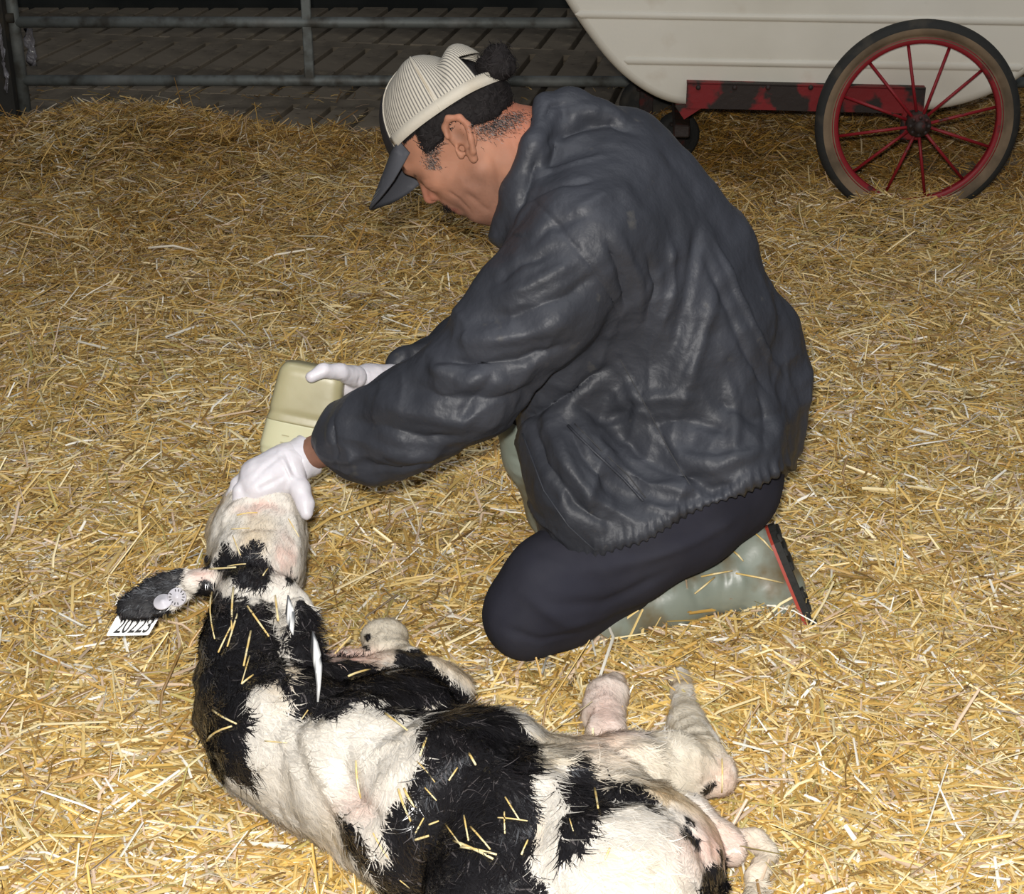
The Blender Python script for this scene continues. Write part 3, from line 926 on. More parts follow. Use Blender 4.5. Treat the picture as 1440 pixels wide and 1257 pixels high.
# small pale badge seen edge-on at the front
m = MB(); m.box(CAPP(-8, .30, .035), (.004, .016, .012), Matrix((cfx, csx, cn_)).transposed(), bev=.001)
obj('badge', m.mesh('badge'), M_cream, capo, label='small pale badge on the cap front')
# visor
V = []; NA, NB = 24, 10
for i in range(NA + 1):
    t = -1 + 2 * i / NA; az = t * 60
    b0 = CAPP(az, .02, .01)
    for j in range(NB + 1):
        s = j / NB
        reach = .092 * math.sqrt(max(0, 1 - (abs(t)) ** 3.2)) 
        p = b0 + cfx * reach * s * .90 - cn_ * (reach * s * .48 + .022 * t * t * s) - csx * (.010 * t * s)
        V.append(p)
Fq = [(i * (NB + 1) + j, (i + 1) * (NB + 1) + j, (i + 1) * (NB + 1) + j + 1, i * (NB + 1) + j + 1) for i in range(NA) for j in range(NB)]
me = mesh_np('visor', np.array([tuple(v) for v in V]), np.array(Fq)); o = obj('visor', smooth(me), M_visor, capo)
md = o.modifiers.new('t', 'SOLIDIFY'); md.thickness = .0035; md.offset = 0
for s in (.78, .86, .94):
    m = MB(); pts = []
    for i in range(2, NA - 1):
        j = s * NB; j0 = int(j); a = V[i * (NB + 1) + j0]; b = V[i * (NB + 1) + min(j0 + 1, NB)]
        pts.append(a.lerp(b, j - j0) + cn_ * .0022)
    m.tube(pts, .0006, 5); obj('stitching', m.mesh('stitching', True), M_galv, o)
# tuft of hair through the gap at the back of the cap
bun = []
B0 = CAPP(180, .18)
V, F = sculpt([(.02, [ell(B0 - cfx * .002 - cn_ * .006, (.024, .026, .022)), ell(B0 - cfx * .022 + cn_ * .010, (.015, .016, .010)), ell(B0 - cfx * .018 - cn_ * .014, (.016, .02, .014))])], .0028)
V = V + normals(V, F) * (.0035 * pnoise(V, 130, 4))[:, None]
NN = normals(V, F)
obj('hair_tuft', smooth(mesh_np('hair_tuft', V, F, {'tint': np.tile([.012, .01, .01], (len(V), 1))})), M_hair, hair)
strands([(V[i], NN[i]) for i in r_.choice(len(V), 700)], 'tuft_strands', hair, M_hair, (.008, .022), .0008, seed=12)

# --- jacket
jk = [
    (.05, [ball(985, 575, 2.46, 138, (1, 1.12, 1)), ball(930, 560, 2.42, 130, (1, 1.1, 1)), ball(955, 460, 2.46, 140, (1, 1.15, 1)), ball(890, 370, 2.46, 140, (1, 1.2, 1)), ball(850, 280, 2.46, 112, (1, 1.35, 1))]),
    (.04, [ball(812, 672, 2.27, 66, (1, 1.3, 1.1)), ball(800, 620, 2.32, 68), ball(838, 728, 2.24, 52, (1.1, 1.3, 1)), ball(900, 720, 2.25, 60, (1, 1.2, 1))]),
    (.05, [ball(830, 610, 2.42, 100, (1, 1.2, 1)), ball(845, 705, 2.34, 92, (1, 1.5, 1)), ball(900, 700, 2.32, 88, (1, 1.4, 1)), ball(960, 670, 2.33, 88, (1, 1.4, 1)), ball(1020, 620, 2.37, 90, (1, 1.7, 1)), ball(790, 480, 2.42, 100, (1, 1.2, 1))]),
    (.035, chain([(1075, 470, 2.46, 52), (1085, 545, 2.46, 48), (1070, 610, 2.46, 50)])),
    (.04, chain([(880, 215, 2.50, 60), (925, 270, 2.48, 56), (990, 350, 2.47, 70)])),
    (.03, chain([(795, 380, 2.40, 88), (775, 300, 2.42, 68), (790, 215, 2.45, 62)])),
    # collar and the bunched hood
    (.018, chain([(772, 148, 2.50, 20), (800, 148, 2.46, 26), (848, 178, 2.45, 30)]) + chain([(800, 150, 2.55, 28), (850, 180, 2.55, 30)]) + chain([(768, 150, 2.44, 18), (752, 205, 2.37, 18), (726, 270, 2.355, 20), (710, 325, 2.37, 22)])),
    (.07, chain([(818, 340, 2.29, 84), (756, 425, 2.26, 82)])),
    (.022, chain([(756, 425, 2.255, 83), (655, 545, 2.235, 74), (580, 590, 2.25, 68), (520, 614, 2.28, 61), (500, 618, 2.295, 54)])),
    (.012, chain([(492, 620, 2.30, 49), (478, 625, 2.31, 37)])),
    (.03, chain([(830, 290, 2.58, 72), (740, 430, 2.64, 58), (625, 503, 2.55, 36), (572, 516, 2.50, 27)])),
]
def jpost(F, X, Yy, Z):
    # open hem at the waist, open neck, open cuffs
    n0 = P(755, 228, Y=2.44)
    a = n0; b = P(690, 195, Y=2.44)
    F2 = sd(cap_(a, b, .066, .075), X, Yy, Z)
    F = np.maximum(F, -F2)
    a = P(472, 628, Y=2.312); b = P(415, 650, Y=2.33)
    F = np.maximum(F, -sd(cap_(a, b, .030, .034), X, Yy, Z))
    # waist: keep what lies above the hem plane
    A = np.array(P(838, 782, Y=2.30)); B = np.array(P(1092, 664, Y=2.36)); Cc = A + np.array(ray(850, 760)) * .5
    nn = np.cross(B - A, Cc - A); nn /= np.linalg.norm(nn)
    if nn[2] > 0: nn = -nn
    pl = (X - A[0]) * nn[0] + (Yy - A[1]) * nn[1] + (Z - A[2]) * nn[2]
    return np.maximum(F, pl * .9)
V, F = sculpt(jk, .0043, post=jpost, it=2)
lines = [
    # armhole seam, armpit crease, lower edge of the arm
    ([(868, 505), (800, 555), (735, 592), (690, 612)], .008, -.012), ([(700, 240), (770, 300), (835, 380), (870, 440), (872, 505)], .0035, -.0035),
    ([(870, 500), (905, 560), (945, 640), (985, 690)], .003, -.003),
    # sleeve folds running from shoulder to elbow
    ([(690, 395), (730, 372), (790, 350)], .009, -.008), ([(680, 420), (740, 405), (820, 362)], .010, .008), ([(655, 450), (720, 445), (800, 415), (850, 375)], .010, -.008),
    ([(620, 480), (680, 478), (740, 470), (800, 440)], .012, .009), ([(598, 505), (660, 512), (730, 508), (800, 480)], .009, -.010),
    ([(600, 500), (612, 520), (650, 535), (720, 540)], .012, .008), ([(570, 540), (620, 556), (690, 560), (760, 545)], .010, -.008),
    ([(520, 560), (570, 580), (640, 590), (700, 585)], .012, .008), ([(480, 590), (540, 600), (600, 615), (660, 610)], .009, -.008), ([(465, 610), (510, 622), (560, 640), (620, 640)], .010, .006),
    ([(500, 655), (560, 655), (620, 650)], .008, -.006), ([(600, 487), (560, 508), (545, 528)], .010, -.010), ([(640, 600), (665, 560), (700, 520)], .007, -.006),
    # gathers round the back of the shoulder
    ([(850, 330), (870, 380), (880, 440)], .007, -.008), ([(868, 330), (895, 390), (900, 450)], .007, .007), ([(905, 350), (920, 400), (905, 470)], .007, -.007),
    ([(940, 330), (950, 400), (925, 480)], .008, .006), ([(985, 300), (975, 380), (955, 460), (940, 520)], .009, -.007), ([(1010, 400), (990, 470), (960, 560)], .009, .006),
    ([(1000, 330), (1040, 420), (1080, 500), (1110, 550)], .006, .007), ([(985, 345), (1020, 430), (1055, 510), (1085, 570)], .008, -.006),
    # folds over the side and above the hem
    ([(870, 520), (900, 560), (990, 560)], .010, .007), ([(800, 560), (850, 590), (880, 580), (900, 555)], .010, -.009), ([(900, 600), (960, 590), (1040, 610)], .010, -.007),
    ([(745, 580), (770, 650), (810, 710), (870, 745)], .008, -.008), ([(760, 570), (790, 640), (830, 700), (900, 735)], .008, .009), ([(790, 580), (820, 640), (860, 690), (920, 715)], .009, -.008),
    ([(830, 600), (860, 650), (910, 680), (985, 690)], .010, .008), ([(850, 590), (900, 640), (960, 670), (1010, 670)], .008, -.007), ([(950, 660), (1000, 690), (1050, 680)], .009, -.008), ([(940, 640), (1010, 655), (1080, 630)], .010, .008),
    ([(1000, 560), (1060, 590), (1110, 580)], .010, -.006), ([(1020, 520), (1035, 580), (1030, 640)], .009, .006), ([(1060, 540), (1080, 590), (1070, 640)], .008, -.006),
    ([(880, 700), (950, 720), (1010, 700), (1070, 665)], .007, .007), ([(740, 250), (800, 235), (860, 215)], .006, .005), ([(720, 290), (780, 265), (850, 250)], .007, -.005), ([(800, 300), (840, 280), (880, 262)], .012, .006),
    ([(768, 205), (795, 188), (825, 176), (862, 172), (890, 188)], .009, -.014), ([(790, 165), (820, 155), (850, 158)], .012, .006), ([(765, 170), (775, 150), (800, 145)], .005, -.006), ([(758, 215), (745, 260), (722, 310)], .006, -.008), ([(745, 350), (770, 320), (830, 300)], .008, -.005),
    ([(700, 600), (725, 660), (760, 730), (800, 765)], .006, .006),
    # elastic of the cuff
    ([(478, 575), (470, 610), (478, 665)], .004, -.006),
]
V = emboss(V, F, lines)
# hem gathers and fine crumple
pxy = topx(V); N = normals(V, F)
hemd = np.abs((pxy[:, 1] - 782) + (pxy[:, 0] - 838) * .465)
g = np.clip(1 - hemd / 26, 0, 1)
RM = Matrix((Vector((.55, 0, .83)), Vector((0, 1, 0)), Vector((-.83, 0, .55))))
arm = np.clip((830 - pxy[:, 0]) / 120, 0, 1) * (pxy[:, 1] > 330)
R1 = ridged(V, 9, 3, (.8, 1, 2.0)) ; RA = Matrix((Vector((-.8, 0, -.6)), Vector((0, 1, 0)), Vector((.6, 0, -.8))))
R2 = ridged(V, 11, 5, (.65, 1.2, 2.1), RA)
RB = Matrix((Vector((.75, 0, .66)), Vector((0, 1, 0)), Vector((-.66, 0, .75))))
R3 = ridged(V, 10, 6, (2.0, 1.2, .7), Matrix((Vector((.85, 0, -.5)), Vector((0, 1, 0)), Vector((.5, 0, .85)))))
low = np.clip((pxy[:, 1] - 300) / 200, .25, 1)
V = V + N * (.0050 * R2 * arm + .0052 * (1 - arm) * R3 * low + .0025 * ridged(V, 24, 9) * low)[:, None]
V = V + N * (g * .0035 * np.sin(pxy[:, 0] * .55) + g * .004 + .0045 * pnoise(V, 16, 3, (1, 1, .55)) + .0022 * pnoise(V, 38, 8))[:, None]
V = relax(V, F, 1, .35)
jacket = obj('jacket', smooth(mesh_np('jacket', V, F)), M_nylon, man, label='dark charcoal nylon work jacket')
jtree = bvh(V, F)
def seam(pts, r, name, mt, par, tree=jtree, lift=.0005):
    q = []
    for (x0, y0), (x1, y1) in zip(pts[:-1], pts[1:]):
        m_ = max(1, int(math.hypot(x1 - x0, y1 - y0) / 14)); q += [(x0 + (x1 - x0) * i / m_, y0 + (y1 - y0) * i / m_) for i in range(m_)]
    q.append(pts[-1]); H_ = []
    for p in q:
        h_, n_ = shoot(tree, *p)
        if h_ is not None: H_.append(h_ + n_ * lift)
    if len(H_) > 2:
        m = MB(); m.tube(H_, r, 6); obj(name, m.mesh(name, True), mt, par)
M_thread = mat('grey_seam_thread', (.05, .05, .052), .8, .2)
seam([(872, 505), (905, 565), (945, 640), (975, 690)], .0008, 'seam', M_thread, jacket)
seam([(798, 598), (835, 635), (875, 672), (905, 705)], .0022, 'pocket_welt', M_nylon, jacket)
seam([(808, 596), (845, 633), (883, 668), (908, 700)], .0009, 'seam', M_thread, jacket)
seam([(735, 610), (765, 690), (800, 740), (838, 775)], .0016, 'seam', M_nylon, jacket)

# --- trousers
tr = [
    (.04, [ball(1000, 650, 2.45, 100, (1, 1.5, 1))]),
    (.04, chain([(1020, 680, 2.34, 74), (960, 715, 2.29, 82), (870, 765, 2.25, 80), (780, 825, 2.22, 70), (742, 860, 2.21, 60)])),
    (.03, chain([(742, 868, 2.21, 56), (800, 862, 2.235, 42), (880, 825, 2.27, 36)])),
    (.04, chain([(990, 640, 2.56, 80), (860, 590, 2.62, 66), (745, 560, 2.62, 50)])),
    (.03, chain([(745, 560, 2.62, 48), (752, 590, 2.62, 38)])),
]
V, F = sculpt(tr, .0058, it=2)
V = emboss(V, F, [([(770, 790), (850, 800), (960, 770)], .012, .005), ([(760, 850), (850, 850), (950, 800)], .010, -.005), ([(730, 830), (800, 880), (850, 870)], .010, .004), ([(740, 760), (800, 790), (860, 800)], .012, -.004), ([(900, 790), (980, 760), (1050, 720)], .009, .004), ([(700, 880), (760, 900), (820, 890)], .007, -.004)])
V = V + normals(V, F) * (.003 * pnoise(V, 14, 6) + .001 * pnoise(V, 40, 7))[:, None]
trousers = obj('trousers', smooth(mesh_np('trousers', V, F)), M_trouser, man, label='dark navy work trousers')

# --- boots
bt = [(.03, chain([(790, 890, 2.24, 30), (860, 872, 2.265, 35), (945, 838, 2.31, 40), (1030, 812, 2.345, 46)])),
      (.025, chain([(1030, 812, 2.345, 46), (1062, 780, 2.36, 38)]) + chain([(1060, 772, 2.36, 34), (1085, 830, 2.335, 42), (1098, 885, 2.31, 36)]))]
V, F = sculpt(bt, .0045)
V = emboss(V, F, [([(1000, 770), (1020, 810), (1015, 850)], .006, -.004), ([(1025, 775), (1045, 815), (1040, 850)], .006, .003), ([(960, 800), (975, 830), (985, 860)], .007, -.003)])
boot = obj('boot', smooth(mesh_np('boot', V, F)), M_boot, man, label='muddy grey-green rubber boot under the trouser leg')
# sole of the kneeling boot
A = P(1078, 740, Y=2.355); B = P(1134, 876, Y=2.305)
ax = (B - A).normalized(); sy = Vector((0, 1, 0)); sy = (sy - ax * sy.dot(ax)).normalized(); nx_ = ax.cross(sy)
if nx_.x < 0: nx_ = -nx_
def sole_shape(t0, th0, th1, widen, name, mt, par, lugs=False):
    m = MB(); L_ = (B - A).length; out = []
    for i in range(25):
        t = i / 24
        w = .036 + .010 * math.sin(t * math.pi) ** .5 + .006 * t
        if t < .12: w *= math.sqrt(max(.05, t / .12))
        out.append((t * L_, w + widen))
    V = []
    for k, off in ((0, th0), (1, th1)):
        for s in (-1, 1):
            for l, w in (out if s < 0 else reversed(out)):
                V.append(A + ax * l + sy * (w * s) + nx_ * off)
    n = len(V) // 2
    m.add(V, [tuple(range(n)), tuple(range(2 * n - 1, n - 1, -1))] + [(i, n + i, n + (i + 1) % n, (i + 1) % n) for i in range(n)])
    if lugs:
        for i in range(7):
            if i == 3: continue
            m.box(A + ax * (.018 + i * L_ / 7) + nx_ * (th1 + .001), (.015, .080, .008), Matrix((ax, sy, nx_)).transposed(), bev=.002)
    return obj(name, m.mesh(name), mt, par)
sole_shape(0, -.003, .002, .002, 'welt', M_redr, boot)
sole_shape(0, .002, .013, .0, 'sole', M_sole, boot, True)
bt = [(.03, chain([(727, 592, 2.60, 32), (745, 640, 2.61, 34), (780, 718, 2.62, 35), (800, 745, 2.64, 38)]) + chain([(800, 745, 2.64, 38), (850, 742, 2.70, 34)]))]
V, F = sculpt(bt, .005)
V = emboss(V, F, [([(715, 640), (740, 650), (765, 648)], .006, -.004), ([(718, 660), (745, 672)], .006, .003)])
obj('boot', smooth(mesh_np('boot', V, F)), M_boot, man, label='grey-green rubber boot seen below the jacket front')

# --- gloves
gl1 = [
    (.014, chain([(424, 645, 2.325, 26), (404, 655, 2.305, 28), (378, 672, 2.285, 31)]) + chain([(398, 668, 2.285, 24), (362, 684, 2.265, 26)]) + chain([(405, 650, 2.31, 24), (362, 668, 2.285, 24)])),
    (.005, chain([(356, 672, 2.275, 11.5), (338, 690, 2.255, 10.5), (334, 712, 2.245, 9), (340, 728, 2.245, 8)]) + chain([(363, 684, 2.262, 11), (345, 700, 2.25, 10), (345, 716, 2.262, 9), (352, 728, 2.28, 8)])
        + chain([(372, 690, 2.262, 11), (355, 704, 2.265, 10), (356, 722, 2.285, 9), (364, 732, 2.305, 8)]) + chain([(352, 664, 2.295, 10), (334, 680, 2.285, 9.5), (326, 700, 2.275, 8.5), (328, 716, 2.27, 7.5)])),
    (.008, chain([(408, 662, 2.295, 18), (422, 688, 2.262, 14), (429, 708, 2.245, 12), (431, 722, 2.235, 9.5)])),
]
V, F = sculpt(gl1, .0026)
V = emboss(V, F, [([(418, 672), (408, 652), (400, 634)], .003, -.003), ([(412, 676), (402, 656), (392, 640)], .003, .003), ([(395, 640), (370, 660), (352, 680)], .004, -.002), ([(404, 668), (380, 680), (360, 690)], .004, -.002), ([(420, 640), (434, 655), (446, 668)], .003, .002)])
V = V + normals(V, F) * (.0010 * pnoise(V, 90, 6))[:, None]
gv = obj('glove', smooth(mesh_np('glove', V, F)), M_glove, man, label='white latex glove holding the calf muzzle')
c0 = P(432, 641, Y=2.327); c1 = P(412, 652, Y=2.31); axg = (c1 - c0).normalized()
m = MB(); m.lathe([(.0335, 0), (.0358, .001), (.0345, .004), (.0352, .010), (.0335, .018), (.0345, .024), (.031, .036)], c0 - axg * .004, axg, 40)
o = obj('cuff', m.mesh('cuff', True), M_glove, gv); md = o.modifiers.new('t', 'SOLIDIFY'); md.thickness = .0012
gl2 = [
    (.014, chain([(556, 532, 2.48, 21), (520, 535, 2.46, 21), (492, 538, 2.44, 22)]) + chain([(495, 545, 2.45, 22), (478, 552, 2.45, 20)])),
    (.006, chain([(500, 530, 2.42, 16), (478, 523, 2.385, 11.5), (455, 521, 2.365, 10), (438, 530, 2.355, 8.5)])),
    (.005, chain([(480, 545, 2.46, 11), (465, 560, 2.475, 10), (440, 575, 2.475, 9)]) + chain([(482, 556, 2.455, 11), (470, 574, 2.47, 10), (446, 590, 2.472, 9)]) + chain([(486, 564, 2.45, 11), (478, 586, 2.462, 10), (452, 604, 2.468, 9)]) + chain([(492, 566, 2.44, 10), (488, 594, 2.45, 9), (464, 616, 2.46, 8)])),
]
V, F = sculpt(gl2, .0026)
V = emboss(V, F, [([(500, 516), (505, 535), (498, 555)], .003, -.002), ([(488, 520), (478, 535), (482, 550)], .003, -.002), ([(515, 520), (520, 540)], .004, .002)])
V = V + normals(V, F) * (.0010 * pnoise(V, 80, 9))[:, None]
obj('glove', smooth(mesh_np('glove', V, F)), M_glove, man, label='white latex glove gripping the plastic jug')

# ------------------------------------------------------------------ the jug
M_jug = mat('milky_jug_plastic', (.34, .305, .17), .38, .5, sss=.05, mix=[((.42, .385, .23), 5, .5, .65)], bump=(40, .15, .002))
M_milk = mat('milk_level', (.54, .52, .33), .35, .5, sss=.05)
JC = P(428, 594, Y=2.405)
ja = Vector((.20, .30, .93)).normalized(); jw = Vector((1, 0, 0)); jw = (jw - ja * jw.dot(ja)).normalized(); jd = ja.cross(jw)
JM = Matrix((jw, jd, ja)).transposed()
jroot = root('plastic_jug', JC, 'translucent cream plastic jug in the gloved hands above the calf muzzle', 'jug')
def se(a, p): return math.copysign(abs(a) ** p, a)
def jug_mesh(z0, z1, g, name, nz=40):
    V = []; n = 56
    for i in range(nz + 1):
        z = z0 + (z1 - z0) * i / nz
        e = min(1, (z + .066) / .022) if z < 0 else min(1, (.0975 - z) / .022)
        e = max(e, 0); inset = 1 - .30 * (1 - math.sqrt(max(0, 1 - (1 - e) ** 2)))
        if z > .0970 or z < -.0655: inset *= .80
        waist = 1 - .035 * math.exp(-((z - .012) / .006) ** 2) - .02 * math.exp(-((z + .05) / .004) ** 2)
        tap = 1 + .12 * (-z / .1)
        for k in range(n):
            a = 2 * math.pi * k / n
            x = .060 * se(math.cos(a), .36) * inset * waist * tap; y = .040 * se(math.sin(a), .36) * inset * waist
            V.append(JC + JM @ Vector((x * g, y * g, z)))
    F = [(i * n + k, i * n + (k + 1) % n, (i + 1) * n + (k + 1) % n, (i + 1) * n + k) for i in range(nz) for k in range(n)]
    F += [tuple(range(n - 1, -1, -1)), tuple(nz * n + k for k in range(n))]
    me = bpy.data.meshes.new(name); me.from_pydata([tuple(v) for v in V], [], F); smooth(me); return me
obj('shell', jug_mesh(-.0012, .0975, 1.0, 'shell'), M_jug, jroot)
obj('shell', jug_mesh(-.066, -.0012, 1.0, 'shell'), M_milk, jroot, label='paler lower half where the milk shows through')
m = MB(); m.lathe([(.0001, 0), (.017, 0), (.017, .018), (.021, .02), (.021, .036), (.0001, .036)], JC - ja * .063, -ja, 28)
obj('spout', m.mesh('spout', True), M_jug, jroot)
for zz in (-.022, -.034, -.046):
    m = MB(); m.box(JC + JM @ Vector((-.022, -.0405, zz)), (.012, .0012, .0016), JM); obj('graduation', m.mesh('graduation'), M_jug, jroot)
# ------------------------------------------------------------------ the calf
def Kz(px, py, z, r):
    p = P(px, py, z=z); return p, r * mpp(p)
def chz(pts):
    q = [Kz(*p) for p in pts]
    return [cap_(a[0], b[0], a[1], b[1]) for a, b in zip(q[:-1], q[1:])]
def bz(px, py, z, r, flat=None, M=None):
    p, m = Kz(px, py, z, r); return ell(p, [m * f for f in (flat or (1, 1, 1))], M)
cr = P(560, 1130, z=0)
calf = root('calf', (cr.x, cr.y, 0), 'newborn black and white calf lying wet in the straw', 'calf')
cg = [
    # trunk: shoulder to rump
    (.05, [bz(395, 1035, .115, 92), bz(500, 1075, .12, 104), bz(560, 1035, .10, 92), bz(620, 1130, .12, 118), bz(690, 1095, .10, 98), bz(740, 1190, .12, 125), bz(820, 1165, .10, 108), bz(860, 1270, .12, 140), bz(905, 1220, .10, 112), bz(700, 1290, .10, 110), bz(560, 1180, .09, 62)]),
    (.04, chz([(318, 1010, .07, 40), (345, 1050, .06, 42), (430, 1110, .06, 42), (530, 1170, .06, 46), (620, 1220, .06, 60)])),
    # neck
    (.045, chz([(350, 850, .185, 50), (348, 910, .16, 54), (355, 985, .125, 62), (400, 1035, .115, 80)])),
    (.02, chz([(318, 880, .12, 28), (312, 960, .09, 34), (318, 1010, .07, 38)])),
    # head
    (.03, [bz(352, 800, .205, 58), bz(372, 790, .20, 54), bz(348, 760, .215, 54), bz(376, 756, .215, 50), bz(362, 722, .235, 52), bz(378, 712, .25, 44)]),
    (.022, chz([(318, 790, .18, 24), (322, 745, .20, 28), (345, 712, .225, 28)]) + chz([(406, 810, .16, 22), (408, 760, .18, 20), (408, 720, .215, 20)]) + [bz(345, 832, .215, 30), bz(392, 836, .205, 28)]),
    (.02, chz([(392, 690, .25, 26), (362, 694, .25, 28)])),
    # ears: stalks then leaf blades
    (.012, chz([(300, 815, .205, 20), (272, 820, .205, 20)]) + chz([(412, 845, .19, 18), (425, 862, .18, 18)])),
    # hind legs
    (.035, chz([(800, 1100, .09, 58), (880, 1090, .085, 50), (945, 1082, .07, 44), (990, 1080, .055, 36)])),
    (.016, chz([(990, 1078, .055, 36), (1015, 1100, .05, 21)]) + chz([(982, 1068, .05, 36), (968, 1020, .035, 24), (960, 975, .025, 15), (957, 950, .015, 14)])),
    (.014, chz([(905, 1150, .07, 40), (970, 1150, .06, 30), (1005, 1175, .05, 26), (1022, 1196, .045, 25)])),
    (.010, chz([(1020, 1180, .02, 16), (1062, 1182, .025, 14), (1078, 1200, .02, 13), (1065, 1235, .02, 13), (1050, 1275, .015, 12)])),
    # lower foreleg seen beyond the belly
    (.014, chz([(852, 1035, .03, 28), (849, 1000, .03, 26), (853, 982, .032, 27), (863, 962, .028, 17)])),
    # folded foreleg: forearm, knee
    (.03, chz([(470, 985, .11, 60), (560, 970, .09, 48), (620, 975, .08, 42)])),
    (.02, chz([(600, 975, .07, 46), (575, 942, .06, 28), (548, 922, .05, 26), (536, 898, .055, 24), (550, 893, .055, 22)])),
    (.014, chz([(430, 945, .10, 26), (480, 935, .05, 20), (530, 928, .045, 18)])),
]
# leaf ears as flattened ellipsoids with their own axes
def leaf(pa, pb, half, thick, up):
    a = P(pa[0], pa[1], z=pa[2]); b = P(pb[0], pb[1], z=pb[2]); c = (a + b) / 2
    l = (b - a).normalized(); n = up - l * up.dot(l); n.normalize(); w = l.cross(n)
    return ell(c, ((b - a).length / 2, half, thick), Matrix((l, w, n)).transposed()), c, l, w, n
e1, ec, el_, ew, en = leaf((290, 810, .205), (160, 862, .165), .033, .0065, Vector((.1, -.75, .9)))
e2, ec2, el2, ew2, en2 = leaf((418, 836, .215), (431, 985, .165), .026, .008, Vector((.25, -.9, .5)))
cg.append((.006, [e1, e2]))
# eye sockets, nostril hints, hollow of the ear
cg.append((-.008, [ell(ec + en * .016 - el_ * .006, (.050, .040, .0125), Matrix((el_, ew, en)).transposed())]))
V, F = sculpt(cg, .0052, it=1)
lines = [([(330, 770), (345, 745), (400, 742)], .008, -.003), ([(312, 745), (322, 720), (345, 702)], .006, .004), ([(340, 712), (370, 705), (405, 715)], .006, -.004), ([(300, 790), (312, 775)], .006, -.004),
         ([(413, 790), (415, 750), (408, 715)], .008, .004), ([(385, 1000), (440, 1010), (470, 1000)], .014, -.010), ([(470, 1060), (500, 1120), (545, 1160)], .012, -.010), ([(430, 1040), (460, 1110), (520, 1190)], .014, .008),
         ([(640, 1030), (700, 1080), (740, 1130)], .018, .008), ([(700, 1030), (720, 1080), (760, 1120)], .014, -.006), ([(760, 1060), (850, 1120), (930, 1130)], .012, -.009), ([(930, 1130), (980, 1180), (1010, 1240)], .012, -.008),
         ([(780, 1050), (860, 1060), (930, 1055)], .010, .006), ([(960, 1060), (1000, 1070), (1030, 1100)], .006, .004), ([(975, 1105), (1005, 1095), (1030, 1080)], .004, -.004), ([(590, 1010), (600, 1080), (570, 1150)], .016, .006),
         ([(500, 995), (560, 990), (640, 1000)], .010, -.008)]
V = emboss(V, F, lines)
V = V + normals(V, F) * (.0030 * ridged(V, 22, 15) * (topx(V)[:, 1] > 940) + .0016 * ridged(V, 48, 16) + .0024 * pnoise(V, 26, 5) + .0012 * pnoise(V, 70, 6))[:, None]

BLACK = [
    [(300, 800), (304, 778), (318, 764), (330, 770), (337, 760), (352, 760), (372, 770), (384, 790), (382, 812), (372, 826), (350, 828), (334, 826), (325, 812), (312, 806)],
    [(284, 800), (286, 782), (298, 780), (296, 800)], [(402, 808), (412, 806), (416, 818), (406, 822)],
    [(140, 890), (165, 835), (205, 796), (262, 792), (258, 818), (243, 832), (236, 850), (248, 872), (150, 900)],
    [(270, 850), (285, 812), (300, 822), (318, 838), (345, 842), (356, 850), (366, 842), (384, 848), (388, 870), (398, 905), (402, 940), (420, 985), (395, 975), (380, 955), (352, 972), (338, 990), (322, 985), (270, 960)],
    [(412, 866), (428, 846), (448, 866), (466, 905), (450, 950), (434, 1000), (420, 1000), (412, 940), (402, 890)],
    [(250, 950), (300, 950), (338, 985), (350, 1010), (343, 1050), (352, 1082), (345, 1105), (290, 1080), (250, 1030)],
    [(445, 925), (520, 930), (549, 946), (556, 914), (592, 912), (640, 955), (672, 983), (652, 994), (600, 988), (570, 996), (540, 978), (500, 984), (472, 1002), (440, 1012), (395, 1004), (415, 978), (440, 965)],
    [(520, 985), (600, 988), (590, 1004), (545, 1004)],
    [(588, 1012), (622, 990), (690, 996), (740, 1028), (756, 1060), (750, 1096), (744, 1118), (764, 1142), (758, 1168), (744, 1190), (750, 1218), (765, 1275), (560, 1275), (536, 1220), (552, 1182), (538, 1160), (560, 1125), (588, 1082)],
    [(472, 1140), (492, 1156), (512, 1196), (545, 1215), (590, 1290), (540, 1275), (505, 1210), (480, 1180)],
    [(792, 1062), (815, 1058), (832, 1086), (862, 1102), (888, 1098), (922, 1120), (916, 1142), (884, 1118), (856, 1140), (832, 1158), (816, 1204), (794, 1212), (784, 1180), (800, 1136), (778, 1112), (784, 1094), (804, 1092)],
    [(958, 1148), (975, 1158), (988, 1190), (974, 1192), (962, 1172)],
    [(1012, 1192), (1060, 1290), (978, 1290), (985, 1235), (1002, 1222)],
    [(511, 893), (518, 888), (524, 896), (517, 903)], [(509, 908), (517, 906), (519, 916), (511, 917)],
    [(1012, 1104), (1000, 1112), (976, 1118), (992, 1104)],
]
CREAM = [(745, 1030), (930, 1035), (960, 960), (1045, 1100), (1035, 1120), (960, 1115), (935, 1135), (860, 1105), (800, 1085), (755, 1075)]
